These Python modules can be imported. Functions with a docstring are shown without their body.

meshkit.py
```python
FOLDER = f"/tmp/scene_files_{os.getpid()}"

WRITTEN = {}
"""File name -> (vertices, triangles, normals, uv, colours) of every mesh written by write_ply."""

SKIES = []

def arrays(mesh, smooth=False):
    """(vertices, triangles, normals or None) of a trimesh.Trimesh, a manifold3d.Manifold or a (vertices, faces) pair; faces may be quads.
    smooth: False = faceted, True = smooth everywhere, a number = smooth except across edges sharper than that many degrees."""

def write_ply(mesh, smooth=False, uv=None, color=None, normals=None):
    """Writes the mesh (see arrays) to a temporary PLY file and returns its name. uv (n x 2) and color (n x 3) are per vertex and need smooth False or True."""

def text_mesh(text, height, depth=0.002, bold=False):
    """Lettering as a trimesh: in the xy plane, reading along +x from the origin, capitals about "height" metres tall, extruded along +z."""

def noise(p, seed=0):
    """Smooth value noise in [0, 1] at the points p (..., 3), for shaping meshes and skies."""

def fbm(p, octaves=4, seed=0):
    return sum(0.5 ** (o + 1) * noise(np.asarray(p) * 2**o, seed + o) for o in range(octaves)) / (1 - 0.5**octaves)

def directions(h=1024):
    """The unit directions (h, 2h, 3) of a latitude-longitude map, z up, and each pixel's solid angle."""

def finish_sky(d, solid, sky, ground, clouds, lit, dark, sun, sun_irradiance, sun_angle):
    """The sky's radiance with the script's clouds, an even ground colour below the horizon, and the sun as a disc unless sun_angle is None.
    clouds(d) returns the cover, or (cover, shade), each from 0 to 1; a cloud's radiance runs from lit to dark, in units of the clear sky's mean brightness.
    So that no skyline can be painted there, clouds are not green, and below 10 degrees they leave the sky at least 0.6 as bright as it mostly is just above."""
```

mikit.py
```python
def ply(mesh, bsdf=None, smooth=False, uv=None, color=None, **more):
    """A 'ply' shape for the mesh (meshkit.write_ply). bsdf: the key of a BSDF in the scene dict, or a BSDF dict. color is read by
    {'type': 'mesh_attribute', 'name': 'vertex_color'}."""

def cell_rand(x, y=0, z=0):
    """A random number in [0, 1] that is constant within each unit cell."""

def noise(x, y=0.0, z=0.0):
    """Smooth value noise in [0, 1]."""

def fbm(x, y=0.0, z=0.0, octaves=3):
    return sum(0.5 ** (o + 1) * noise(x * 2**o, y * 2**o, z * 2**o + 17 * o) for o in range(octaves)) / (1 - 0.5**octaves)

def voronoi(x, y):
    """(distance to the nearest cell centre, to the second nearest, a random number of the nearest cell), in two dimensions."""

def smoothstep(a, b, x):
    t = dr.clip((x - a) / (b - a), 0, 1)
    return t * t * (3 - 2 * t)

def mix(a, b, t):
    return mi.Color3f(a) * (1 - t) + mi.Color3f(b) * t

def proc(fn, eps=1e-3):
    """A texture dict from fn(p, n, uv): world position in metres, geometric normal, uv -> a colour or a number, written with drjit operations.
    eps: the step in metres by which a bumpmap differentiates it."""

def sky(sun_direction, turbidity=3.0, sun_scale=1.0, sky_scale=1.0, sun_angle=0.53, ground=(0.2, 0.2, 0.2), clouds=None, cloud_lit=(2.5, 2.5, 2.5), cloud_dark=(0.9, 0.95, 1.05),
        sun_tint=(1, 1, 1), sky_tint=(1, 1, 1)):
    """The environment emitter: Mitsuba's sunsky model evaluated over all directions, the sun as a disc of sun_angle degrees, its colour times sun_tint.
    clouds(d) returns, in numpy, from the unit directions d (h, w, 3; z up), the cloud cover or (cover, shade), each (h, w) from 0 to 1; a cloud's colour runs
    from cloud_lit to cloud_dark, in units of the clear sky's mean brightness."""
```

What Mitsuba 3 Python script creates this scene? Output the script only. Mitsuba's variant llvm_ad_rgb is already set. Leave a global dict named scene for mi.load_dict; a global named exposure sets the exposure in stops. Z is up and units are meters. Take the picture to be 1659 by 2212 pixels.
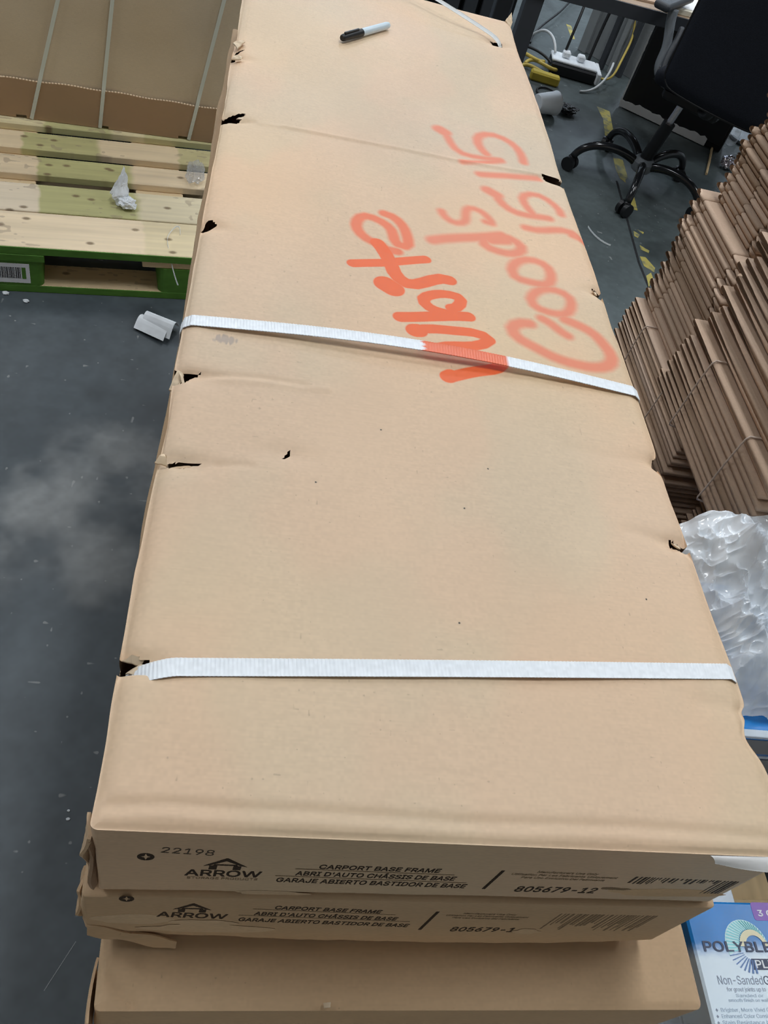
import math, random
import numpy as np, trimesh, shapely, manifold3d
import drjit as dr
import mitsuba as mi
import mikit, meshkit
from mikit import noise, fbm, voronoi, smoothstep, mix, cell_rand
from shapely.geometry import Polygon, LineString
T = mi.ScalarTransform4f
random.seed(7); rng = np.random.default_rng(7)
scene, labels = {}, {}

# ---------------------------------------------------------------- camera
CAM = np.array([0.0, 0.0, 1.56])
RIGHT = np.array([0.97170528, -0.03897271, 0.23295915])
DOWN = np.array([0.11968102, -0.76906459, -0.62786632])
FWD = np.array([0.20363029, 0.63798181, -0.74263983])
scene['camera'] = {'type': 'perspective', 'fov': 49.56, 'fov_axis': 'x', 'near_clip': 0.02, 'far_clip': 100.0,
                   'to_world': T().look_at(origin=CAM.tolist(), target=(CAM + FWD).tolist(), up=(-DOWN).tolist())}
exposure = 1.30
LAMP = (9.4, 9.7, 9.9)
LAMP_FAR = (15.0, 17.6, 20.5)   # the farthest row is cooler and brighter
LAMPS = [(-3.0, 1.2), (0.9, 1.2), (4.8, 1.2), (-3.0, 5.4), (0.9, 5.4), (4.8, 5.4), (-3.0, 10.4), (0.9, 10.4), (4.8, 10.4)]
LAMP_Z = 5.4

# ---------------------------------------------------------------- helpers
def numbered(name):
    if name not in scene and name not in labels:
        return name
    k = 1
    while f'{name}_{k:03d}' in scene or f'{name}_{k:03d}' in labels:
        k += 1
    return f'{name}_{k:03d}'

def thing(name, label, cat, group=None):
    key = numbered(name)
    labels[key] = {'label': label, 'category': cat}
    if group:
        labels[key]['group'] = group
    return key

def obj(name, mesh, bsdf, parent=None, smooth=False, label=None, kind=None, **more):
    key = numbered(f'{parent}__{name}' if parent else name)
    scene[key] = mikit.ply(mesh, bsdf, smooth=smooth, **more)
    if label or kind:
        labels[key] = {}
        if label: labels[key]['label'] = label
        if kind: labels[key]['kind'] = kind
    return key

def solo(name, mesh, bsdf, label, cat, group=None, smooth=False, **more):
    key = thing(name, label, cat, group)
    scene[key] = mikit.ply(mesh, bsdf, smooth=smooth, **more)
    return key

def struct(name, mesh, bsdf):
    scene[name] = mikit.ply(mesh, bsdf)
    labels[name] = {'kind': 'structure'}

def cat_(ms):
    return trimesh.util.concatenate(ms)

def box(lo, hi, c=0.0):
    lo, hi = np.minimum(lo, hi).astype(float), np.maximum(lo, hi).astype(float)
    if c <= 0:
        m = trimesh.creation.box(hi - lo); m.apply_translation((lo + hi) / 2); return m
    c = min(c, 0.45 * (hi - lo).min())
    pts = []
    for i in range(3):
        a, b = lo.copy() + c, hi.copy() - c
        a[i], b[i] = lo[i], hi[i]
        pts += [[(a, b)[x][0], (a, b)[y][1], (a, b)[z][2]] for x in (0, 1) for y in (0, 1) for z in (0, 1)]
    return trimesh.convex.convex_hull(np.array(pts))

def frame(m, origin, xdir, zdir=(0, 0, 1)):
    """local x along xdir, local z along zdir"""
    x = np.asarray(xdir, float); x /= np.linalg.norm(x)
    z = np.asarray(zdir, float); z = z - x * (x @ z); z /= np.linalg.norm(z)
    M = np.eye(4); M[:3, 0], M[:3, 1], M[:3, 2], M[:3, 3] = x, np.cross(z, x), z, origin
    m = m.copy(); m.apply_transform(M); return m

def tube(pts, r, sides=10, caps=True):
    p = np.asarray(pts, float); n = len(p)
    r = np.broadcast_to(np.asarray(r, float), (n,))
    t = np.gradient(p, axis=0); t /= np.linalg.norm(t, axis=1, keepdims=True) + 1e-12
    a = np.cross(t[0], [0, 0, 1.0]); a = a if np.linalg.norm(a) > .1 else np.cross(t[0], [1.0, 0, 0])
    A = []
    for k in range(n):
        a = a - t[k] * (a @ t[k]); a /= np.linalg.norm(a); A.append(a)
    A = np.array(A); B = np.cross(t, A)
    th = np.arange(sides) * 2 * np.pi / sides
    v = (p[:, None] + r[:, None, None] * (np.cos(th)[None, :, None] * A[:, None] + np.sin(th)[None, :, None] * B[:, None])).reshape(-1, 3)
    f = []
    for i in range(n - 1):
        for j in range(sides):
            q = [i * sides + j, i * sides + (j + 1) % sides, (i + 1) * sides + (j + 1) % sides, (i + 1) * sides + j]
            f += [[q[0], q[1], q[2]], [q[0], q[2], q[3]]]
    if caps:
        v = np.vstack([v, p[0], p[-1]]); c0, c1 = len(v) - 2, len(v) - 1
        for j in range(sides):
            f += [[c0, (j + 1) % sides, j], [c1, (n - 1) * sides + j, (n - 1) * sides + (j + 1) % sides]]
    return trimesh.Trimesh(v, f, process=False)

def curve(pts, n=40):
    """smooth curve through pts"""
    from scipy.interpolate import CubicSpline
    p = np.asarray(pts, float)
    s = np.r_[0, np.cumsum(np.linalg.norm(np.diff(p, axis=0), axis=1))]
    return CubicSpline(s, p)(np.linspace(0, s[-1], n))

def poly_mesh(poly, z0, z1):
    if not hasattr(poly, 'geom_type'): poly = Polygon(poly)
    if not poly.is_valid: poly = poly.buffer(0)
    ms = [trimesh.creation.extrude_polygon(g, z1 - z0, engine='earcut') for g in getattr(poly, 'geoms', [poly])]
    m = cat_(ms); m.apply_translation([0, 0, z0]); return m

def lathe(profile, n=24):
    return trimesh.creation.revolve(np.asarray(profile, float), sections=n)

def sheet(V, thick=0.0):
    """grid of points (a,b,3) as a double-sided surface; with thickness when thick>0"""
    a, b = V.shape[:2]
    i, j = np.meshgrid(np.arange(a - 1), np.arange(b - 1), indexing='ij')
    q = np.stack([i * b + j, (i + 1) * b + j, (i + 1) * b + j + 1, i * b + j + 1], -1).reshape(-1, 4)
    f = np.vstack([q[:, [0, 1, 2]], q[:, [0, 2, 3]]])
    m = trimesh.Trimesh(V.reshape(-1, 3), f, process=False)
    if thick <= 0: return m
    nrm = m.vertex_normals
    top, bot = m.vertices, m.vertices - nrm * thick
    n = a * b
    ring = list(range(b)) + [k * b + b - 1 for k in range(1, a)] + [(a - 1) * b + k for k in range(b - 2, -1, -1)] + [k * b for k in range(a - 2, 0, -1)]
    side = []
    for k in range(len(ring)):
        p, r = ring[k], ring[(k + 1) % len(ring)]
        side += [[p, p + n, r], [r, p + n, r + n]]
    return trimesh.Trimesh(np.vstack([top, bot]), np.vstack([f, f[:, ::-1] + n, side]), process=False)

def rounded_grid(lo, hi, r, n):
    """rounded box with n[0] x n[1] x n[2] cells and extra cells at the folds"""
    lo, hi = np.array(lo, float), np.array(hi, float)
    ax = []
    for k in range(3):
        e = r * np.array([0, .15, .3, .45, .6, .8])
        ax.append(np.r_[lo[k] + e, np.linspace(lo[k] + r, hi[k] - r, n[k] + 1), hi[k] - e[::-1]])
    V, F, off = [], [], 0
    for k in range(3):
        a, b = (k + 1) % 3, (k + 2) % 3
        for s in (0, 1):
            g = np.stack(np.meshgrid(ax[a], ax[b], indexing='ij'), -1)
            P = np.zeros(g.shape[:2] + (3,)); P[..., a], P[..., b], P[..., k] = g[..., 0], g[..., 1], (lo, hi)[s][k]
            na, nb = g.shape[:2]
            i, j = np.meshgrid(np.arange(na - 1), np.arange(nb - 1), indexing='ij')
            q = np.stack([i * nb + j, (i + 1) * nb + j, (i + 1) * nb + j + 1, i * nb + j + 1], -1).reshape(-1, 4)
            if s == 0: q = q[:, ::-1]
            F.append(q + off); V.append(P.reshape(-1, 3)); off += na * nb
    V, F = np.vstack(V), np.vstack(F)
    inner = np.clip(V, lo + r, hi - r); d = V - inner
    V = inner + r * d / np.maximum(np.linalg.norm(d, axis=1, keepdims=True), 1e-12)
    m = trimesh.Trimesh(V, np.vstack([F[:, [0, 1, 2]], F[:, [0, 2, 3]]]), process=False)
    m.merge_vertices(digits_vertex=7)
    return m

def seg_dist(P, A, B):
    A, B = np.asarray(A), np.asarray(B); d = B - A
    t = np.clip(((P - A) @ d) / (d @ d), 0, 1)
    return np.linalg.norm(P - A - t[:, None] * d, axis=1)

# ---------------------------------------------------------------- materials
def two(d): return {'type': 'twosided', 'bsdf': d}
def rgb(*c): return {'type': 'rgb', 'value': list(c)}
def pr(name, color, rough=.6, spec=.3, **k):
    scene[name] = two({'type': 'principled', 'base_color': mikit.proc(color) if callable(color) else rgb(*color), 'roughness': rough, 'specular': spec, **k})
    return name

def kraft(base, seed, amt=1.0):
    b = [float(q) for q in base]
    def fn(p, n, uv):
        big = fbm(p.x * 5 + seed, p.y * 3.2, p.z * 6, 3)
        fib = noise(p.x * 90, p.y * 650, p.z * 650)
        grit = noise(p.x * 380 + 9, p.y * 380, p.z * 380)
        spk = smoothstep(.93, .99, noise(p.x * 260 + 31, p.y * 260, p.z * 260 + seed))
        v = 1 + amt * ((big - .5) * .22 + (fib - .5) * .045 + (grit - .5) * .06)
        hue = (fbm(p.x * 3 + 40, p.y * 4, p.z * 3 + seed, 2) - .5) * amt
        c = mi.Color3f(b[0] * v * (1 + .10 * hue), b[1] * v, b[2] * v * (1 - .16 * hue))
        return c * (1 - .18 * spk)
    return fn

#STROKES
STRONG = [
  ([(0.2021, 0.756), (0.2252, 0.7639), (0.2544, 0.7671), (0.2788, 0.7676), (0.2898, 0.7612), (0.2844, 0.753), (0.2614, 0.7418), (0.2260, 0.7310)], 0.0064),
  ([(0.2985, 0.7185), (0.2949, 0.7134), (0.2709, 0.701), (0.2465, 0.6894), (0.2332, 0.6824)], 0.0068),
  ([(0.2008, 0.755), (0.2044, 0.7559)], 0.0093), ([(0.237, 0.6866), (0.2334, 0.6837)], 0.0081),
  ([(0.1843, 0.775), (0.2147, 0.7836), (0.2472, 0.7932), (0.2687, 0.7978)], 0.0072),
  ([(0.2525, 0.7973), (0.2328, 0.7976), (0.2176, 0.8061), (0.2146, 0.8157), (0.2254, 0.8278), (0.2461, 0.8354), (0.2614, 0.8318), (0.2612, 0.8218), (0.2486, 0.8085)], 0.0064),
  ([(0.1691, 0.8341), (0.1785, 0.827)], 0.0116),
  ([(0.2515, 0.8655), (0.2224, 0.854), (0.1954, 0.8427), (0.1852, 0.8523), (0.1779, 0.8779), (0.1705, 0.9013), (0.1627, 0.9176)], 0.0078),
  ([(0.1308, 0.864), (0.1683, 0.877), (0.2233, 0.9007)], 0.0064),
]
MID = [
  ([(0.1672, 0.9147), (0.1495, 0.9222), (0.1383, 0.9373), (0.1366, 0.9551), (0.1483, 0.9743), (0.1667, 0.9703), (0.183, 0.9503), (0.1921, 0.9215), (0.1973, 0.921), (0.2022, 0.9475), (0.1966, 0.9703), (0.186, 0.9843), (0.1741, 0.9892)], 0.0061),
  ([(0.1622, 0.9161), (0.1746, 0.907), (0.1874, 0.9067)], 0.0064),
]
SOFT = [
  ([(0.347, 0.8054), (0.3309, 0.8011), (0.322, 0.7892), (0.3247, 0.7768), (0.3426, 0.7629), (0.3654, 0.7492), (0.3943, 0.7418), (0.42, 0.7429), (0.4398, 0.753), (0.4457, 0.7672), (0.4407, 0.7893), (0.4292, 0.8094), (0.4127, 0.82), (0.3966, 0.8264)], 0.0072),
  ([(0.365, 0.8199), (0.3766, 0.8113), (0.3863, 0.8003), (0.3939, 0.7945)], 0.0064),
  ([(0.3564, 0.8559), (0.3694, 0.8775), (0.3929, 0.8865), (0.4105, 0.8775), (0.4108, 0.8567), (0.3974, 0.8375), (0.3783, 0.8355), (0.3608, 0.842), (0.3564, 0.8559)], 0.0061),
  ([(0.3395, 0.9127), (0.3479, 0.9323), (0.3696, 0.9459), (0.3885, 0.9404), (0.3944, 0.9161), (0.3835, 0.8953), (0.364, 0.8939), (0.3453, 0.897), (0.3395, 0.9127)], 0.0064),
  ([(0.2361, 0.9474), (0.2687, 0.9624), (0.3035, 0.9764), (0.3366, 0.9918)], 0.0078),
  ([(0.3273, 0.9862), (0.3477, 0.9892), (0.3621, 0.9738), (0.3512, 0.9549), (0.3282, 0.9507), (0.3097, 0.9586), (0.3079, 0.9712)], 0.0069),
  ([(0.3202, 0.9753), (0.341, 0.9822)], 0.0087),
  ([(0.2548, 1.0225), (0.2592, 1.0087), (0.2724, 1.0), (0.2849, 1.0068), (0.2894, 1.0273), (0.2986, 1.046), (0.3115, 1.0439), (0.322, 1.0298), (0.3256, 1.017), (0.3171, 1.018)], 0.0055),
  ([(0.3764, 1.025), (0.4068, 1.0289), (0.4356, 1.0377), (0.459, 1.0253)], 0.0064),
  ([(0.4478, 1.0301), (0.459, 1.0253)], 0.0075), ([(0.3311, 1.107), (0.3436, 1.098)], 0.0087),
  ([(0.3436, 1.098), (0.3497, 1.076), (0.3627, 1.0623), (0.3864, 1.0592), (0.4172, 1.0623)], 0.0064),
  ([(0.3934, 1.0654), (0.385, 1.0889), (0.3863, 1.1112), (0.4062, 1.1242), (0.4264, 1.114), (0.4391, 1.0806)], 0.0058),
  ([(0.3246, 1.1495), (0.3663, 1.1625), (0.4195, 1.1752)], 0.0067),
  ([(0.2726, 1.265), (0.2801, 1.2587)], 0.0098),
  ([(0.2801, 1.2587), (0.287, 1.2299), (0.2995, 1.2056), (0.3238, 1.2011), (0.3648, 1.209)], 0.0058),
  ([(0.3434, 1.2179), (0.3335, 1.2437), (0.3386, 1.273), (0.3602, 1.2864), (0.3859, 1.278), (0.4013, 1.2504), (0.4034, 1.2169)], 0.0064),
  ([(0.3004, 1.1747), (0.3317, 1.1875), (0.3661, 1.2065)], 0.0052),
]
def smooth_line(pts):
    return [(float(a), float(b)) for a, b in curve(pts, 2 * len(pts) - 1)] if len(pts) > 3 else pts

def cover(p, strokes, soft, k):
    out = mi.Float(0)
    for pts, r in strokes:  # pts as plain floats
        pts = smooth_line(pts); r = r * k
        for (ax, ay), (bx, by) in zip(pts[:-1], pts[1:]):
            dx, dy = float(bx - ax), float(by - ay)
            qx, qy = p.x - float(ax), p.y - float(ay)
            t = dr.clip((qx * dx + qy * dy) / (dx * dx + dy * dy), 0, 1)
            d = dr.sqrt(dr.square(qx - t * dx) + dr.square(qy - t * dy))
            out = dr.maximum(out, 1 - smoothstep(r - soft, r + soft, d))
    return out

KRAFT = (.62, .462, .318)
kraft_top_fn = kraft(KRAFT, 3)
def painted_fn(p, n, uv):
    c = kraft_top_fn(p, n, uv)
    m = fbm(p.x * 9 + 3, p.y * 6, 7, 3)
    c = c * mix(mi.Color3f(1.03, .99, .975), mi.Color3f(.975, 1.0, .99), smoothstep(.35, .65, m))
    # grey rubbed smudge near the second strap
    q = dr.square((p.x + .006) / .013) + dr.square((p.y - .687) / .008)
    c = mix(c, mi.Color3f(.25, .22, .22), .55 * smoothstep(1.2, .3, q + (noise(p.x * 500, p.y * 160) - .5) * 1.3))
    # small dark specks
    for sx, sy in ((.0907, .507), (.232, .498), (.398, .415), (.214, .37), (.262, .553), (.155, .588)):
        c = mix(c, mi.Color3f(.05, .04, .035), 1 - smoothstep(.0006, .0012, dr.sqrt(dr.square(p.x - sx) + dr.square(p.y - sy))))
    c = mix(c, mi.Color3f(.74, .19, .10), .86 * cover(p, SOFT, .0052, 1.22))
    c = mix(c, mi.Color3f(.76, .145, .05), .90 * cover(p, MID, .0036, 1.28))
    c = mix(c, mi.Color3f(.78, .115, .018), .96 * cover(p, STRONG, .0012, 1.24))
    return c
pr('kraft_painted', painted_fn, .55, .5, sheen=.10)
pr('kraft_box', kraft((.55, .385, .24), 11), .7, .25)
pr('kraft_carton', kraft((.46, .335, .245), 23, .9), .8, .2)
pr('kraft_carton_light', kraft((.54, .40, .30), 29, .9), .8, .2)
pr('kraft_carton_dark', kraft((.36, .25, .17), 37, .9), .8, .2)
pr('kraft_tall', kraft((.52, .42, .29), 51), .75, .25)
pr('kraft_tray', kraft((.33, .215, .125), 63, .7), .75, .25)
pr('kraft_raw', kraft((.70, .56, .40), 71, .6), .85, .15)
pr('kraft_scuff', kraft((.60, .435, .28), 83, 1.5), .9, .1)
pr('ink', (.045, .030, .020), .6, .2)
pr('ink_faint', (.24, .165, .10), .7, .2)
pr('ink_stamp', (.10, .075, .055), .7, .2)

def strap_fn(p, n, uv):
    c = mi.Color3f(.80, .84, .88) * (.94 + .1 * noise(p.x * 300, p.y * 300))
    band = smoothstep(.203, .209, p.x + (noise(p.y * 400, 3) - .5) * .012) * (1 - smoothstep(.3, .305, p.x)) * smoothstep(.6, .61, p.y)
    return mix(c, mi.Color3f(.78, .12, .02), .95 * band)
pr('strap_white', strap_fn, .35, .5)
pr('strap_plain', (.74, .78, .80), .4, .5)
pr('strap_green', (.55, .57, .50), .5, .4)
pr('twine', (.55, .46, .40), .6, .3)

def floor_fn(p, n, uv):
    big = fbm(p.x * 1.3 + 4, p.y * 1.3 + 9, 0, 4)
    mid = fbm(p.x * 6, p.y * 6, 2, 4)
    fine = fbm(p.x * 45, p.y * 45, 5, 3)
    c = mix(mi.Color3f(.030, .044, .056), mi.Color3f(.062, .078, .090), smoothstep(.3, .7, big))
    # paler mottled patch on the left
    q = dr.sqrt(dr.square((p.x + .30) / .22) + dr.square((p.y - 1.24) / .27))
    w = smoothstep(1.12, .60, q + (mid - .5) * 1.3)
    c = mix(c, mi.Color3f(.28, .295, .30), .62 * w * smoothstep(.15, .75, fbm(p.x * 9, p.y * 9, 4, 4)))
    c = mix(c, mi.Color3f(.068, .086, .086), .75 * smoothstep(.7, 1.3, p.x))
    c = c * (.60 + .50 * mid + .30 * fine)
    stain = smoothstep(.62, .72, fbm(p.x * 3.1 + 7, p.y * 3.1, 3, 3))
    c = c * (1 - .35 * stain)
    dots = smoothstep(.955, .985, noise(p.x * 60, p.y * 60, 8)) 
    return mix(c, mi.Color3f(.3, .31, .31), .5 * dots)
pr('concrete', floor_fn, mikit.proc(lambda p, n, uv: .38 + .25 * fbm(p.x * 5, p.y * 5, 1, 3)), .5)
pr('yellow_paint', lambda p, n, uv: mix(mi.Color3f(.42, .36, .10), mi.Color3f(.2, .2, .13), smoothstep(.45, .75, fbm(p.x * 40, p.y * 40, 0, 3))), .6, .3)
pr('joint_black', (.02, .022, .024), .8, .2)
pr('wall_paint', (.55, .56, .57), .9, .1)
pr('wall_bounce', (.80, .745, .66), .9, .1)  # paler and warmer than the other walls, to bounce light
pr('ceiling_paint', (.62, .63, .64), .9, .1)

# wood of the pallet: u runs along the boards
PO, PU, PN = np.array([-.618, 1.969]), np.array([.98, .196]), np.array([-.196, .98])
def wood(green_ranges, seed, base=(.62, .49, .31)):
    def fn(p, n, uv):
        x, y = p.x - float(PO[0]), p.y - float(PO[1])
        u = x * float(PU[0]) + y * float(PU[1]); v = x * float(PN[0]) + y * float(PN[1])
        grain = fbm(u * 5 + seed, v * 85, p.z * 60 + seed, 3)
        ring = fbm(u * 2.2 + seed, v * 22, seed, 3)
        c = mi.Color3f(base[0] * 1.10, base[1] * 1.13, base[2] * 1.18) * (.76 + .26 * grain + .28 * ring)
        for a, b, k in green_ranges:
            e = (noise(v * 60, u * 8, seed) - .5) * .012
            g = smoothstep(a - .006, a + .006, u + e) * (1 - smoothstep(b - .012, b + .012, u + e))
            c = mix(c, mi.Color3f(.40, .40, .17) * (.65 + .35 * grain + .35 * ring), g * k)
        a, b, r = voronoi(u * 13 + seed * 1.7, v * 20)
        knot = (1 - smoothstep(.06, .2, a)) * smoothstep(.72, .8, r)
        spots = smoothstep(.72, .84, noise(u * 55 + seed, v * 90, 4)) * smoothstep(.5, .65, fbm(u * 7 + seed, v * 9, 1, 2))
        return mix(mix(c, mi.Color3f(.16, .105, .06), knot * .8), mi.Color3f(.28, .22, .16), .45 * spots)
    return fn
pr('wood_pale', wood([(.37, .60, .25)], 2, (.66, .53, .36)), .75, .2)
pr('wood_green_a', wood([(.09, .36, .85), (.36, .6, .25)], 5, (.62, .52, .38)), .75, .2)
pr('wood_green_b', wood([(.085, .35, .85)], 9, (.62, .49, .32)), .75, .2)
pr('wood_green_c', wood([(.04, .26, .8), (.5, .7, .6)], 13), .75, .2)
pr('wood_green_d', wood([(.1, .3, .7), (.4, .7, .5)], 17, (.56, .48, .28)), .75, .2)
pr('wood_plain', wood([], 21, (.55, .42, .25)), .8, .2)
pr('wood_raw', lambda p, n, uv: mi.Color3f(.50, .37, .21) * (.7 + .6 * fbm(p.x * 60, p.y * 8, p.z * 60, 3)), .8, .2)
pr('green_paint', lambda p, n, uv: mi.Color3f(.075, .19, .030) * (.75 + .5 * fbm(p.x * 30, p.y * 30, p.z * 60, 3)), .6, .3)
pr('sticker_white', (.72, .74, .78), .5, .3)
pr('black_print', (.03, .03, .035), .5, .3)
pr('label_paper', (.80, .80, .80), .6, .3)
pr('paper_white', lambda p, n, uv: mi.Color3f(.66, .70, .74) * (.85 + .3 * fbm(p.x * 40, p.y * 40, p.z * 40, 2)), .6, .3)
pr('black_plastic', (.008, .009, .011), .4, .4)
pr('black_fabric', lambda p, n, uv: mi.Color3f(.008, .010, .016) * (.8 + .5 * noise(p.x * 400, p.y * 400, p.z * 400)), .8, .25)
pr('black_gloss', (.008, .009, .011), .14, .6)
pr('grey_plastic', (.16, .18, .20), .45, .4)
pr('dark_steel', (.035, .040, .048), .5, .5)
pr('grey_steel', (.24, .26, .27), .45, .5)
scene['chrome'] = two({'type': 'roughconductor', 'material': 'Cr', 'alpha': .12})
pr('table_wood', lambda p, n, uv: mi.Color3f(.34, .24, .16) * (.7 + .6 * fbm(p.x * 6, p.y * 60, 3, 3)), .5, .4)
pr('cream', (.72, .68, .56), .7, .2)
pr('white_plastic', (.70, .74, .78), .35, .5)
pr('yellow_plastic', (.52, .40, .05), .45, .4)
pr('cable_black', (.012, .013, .015), .45, .4)
pr('cable_white', (.55, .58, .60), .45, .4)
pr('cable_yellow', (.50, .38, .08), .45, .4)
pr('chipped_white', (.62, .63, .65), .8, .2)
pr('marker_grey', (.55, .66, .74), .3, .5)
pr('brown_cloth', (.13, .07, .03), .8, .2)
def box_print(p, n, uv):
    y = p.y + (noise(p.x * 300, p.y * 300, p.z * 300) - .5) * .004 - (p.x - .68) * .03
    blue = mi.Color3f(.012, .21, .60) * (.8 + .4 * fbm(p.x * 25, p.y * 25, 3, 2))
    return mix(mi.Color3f(.74, .87, .98), blue, smoothstep(.222, .247, y))
pr('grout_print', box_print, .3, .5)
pr('grout_blue', lambda p, n, uv: mi.Color3f(.012, .21, .60) * (.8 + .4 * fbm(p.x * 20, p.y * 20, p.z * 20, 2)), .3, .5)
pr('grout_white', (.60, .68, .76), .35, .5)
pr('grout_grey', (.22, .24, .26), .4, .5)
pr('print_navy', (.05, .07, .13), .4, .4)
pr('print_slate', (.25, .30, .40), .4, .4)
pr('print_pale', (.36, .46, .58), .5, .3)
pr('print_white', (.85, .88, .92), .4, .4)
pr('print_purple', (.22, .09, .48), .35, .5)
pr('print_cyan', (.28, .72, .80), .35, .5)
pr('print_teal', (.05, .42, .48), .35, .5)
pr('print_ice', (.62, .86, .90), .35, .5)
pr('print_cream', (.80, .76, .52), .35, .5)
pr('print_blue', (.09, .20, .48), .35, .5)
scene['film'] = {'type': 'blendbsdf',
                 'weight': mikit.proc(lambda p, n, uv: .46 + .46 * smoothstep(.38, .70, fbm(p.x * 14, p.y * 14, p.z * 14, 3))),
                 'a': {'type': 'thindielectric'},
                 'b': two({'type': 'principled', 'base_color': rgb(.88, .94, 1.0), 'roughness': .12, 'specular': .8})}
scene['film_clear'] = {'type': 'blendbsdf', 'weight': .16, 'a': {'type': 'thindielectric'},
                       'b': two({'type': 'principled', 'base_color': rgb(.8, .84, .88), 'roughness': .15, 'specular': .7})}
pr('pink_print', (.42, .10, .24), .4, .4)

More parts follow.
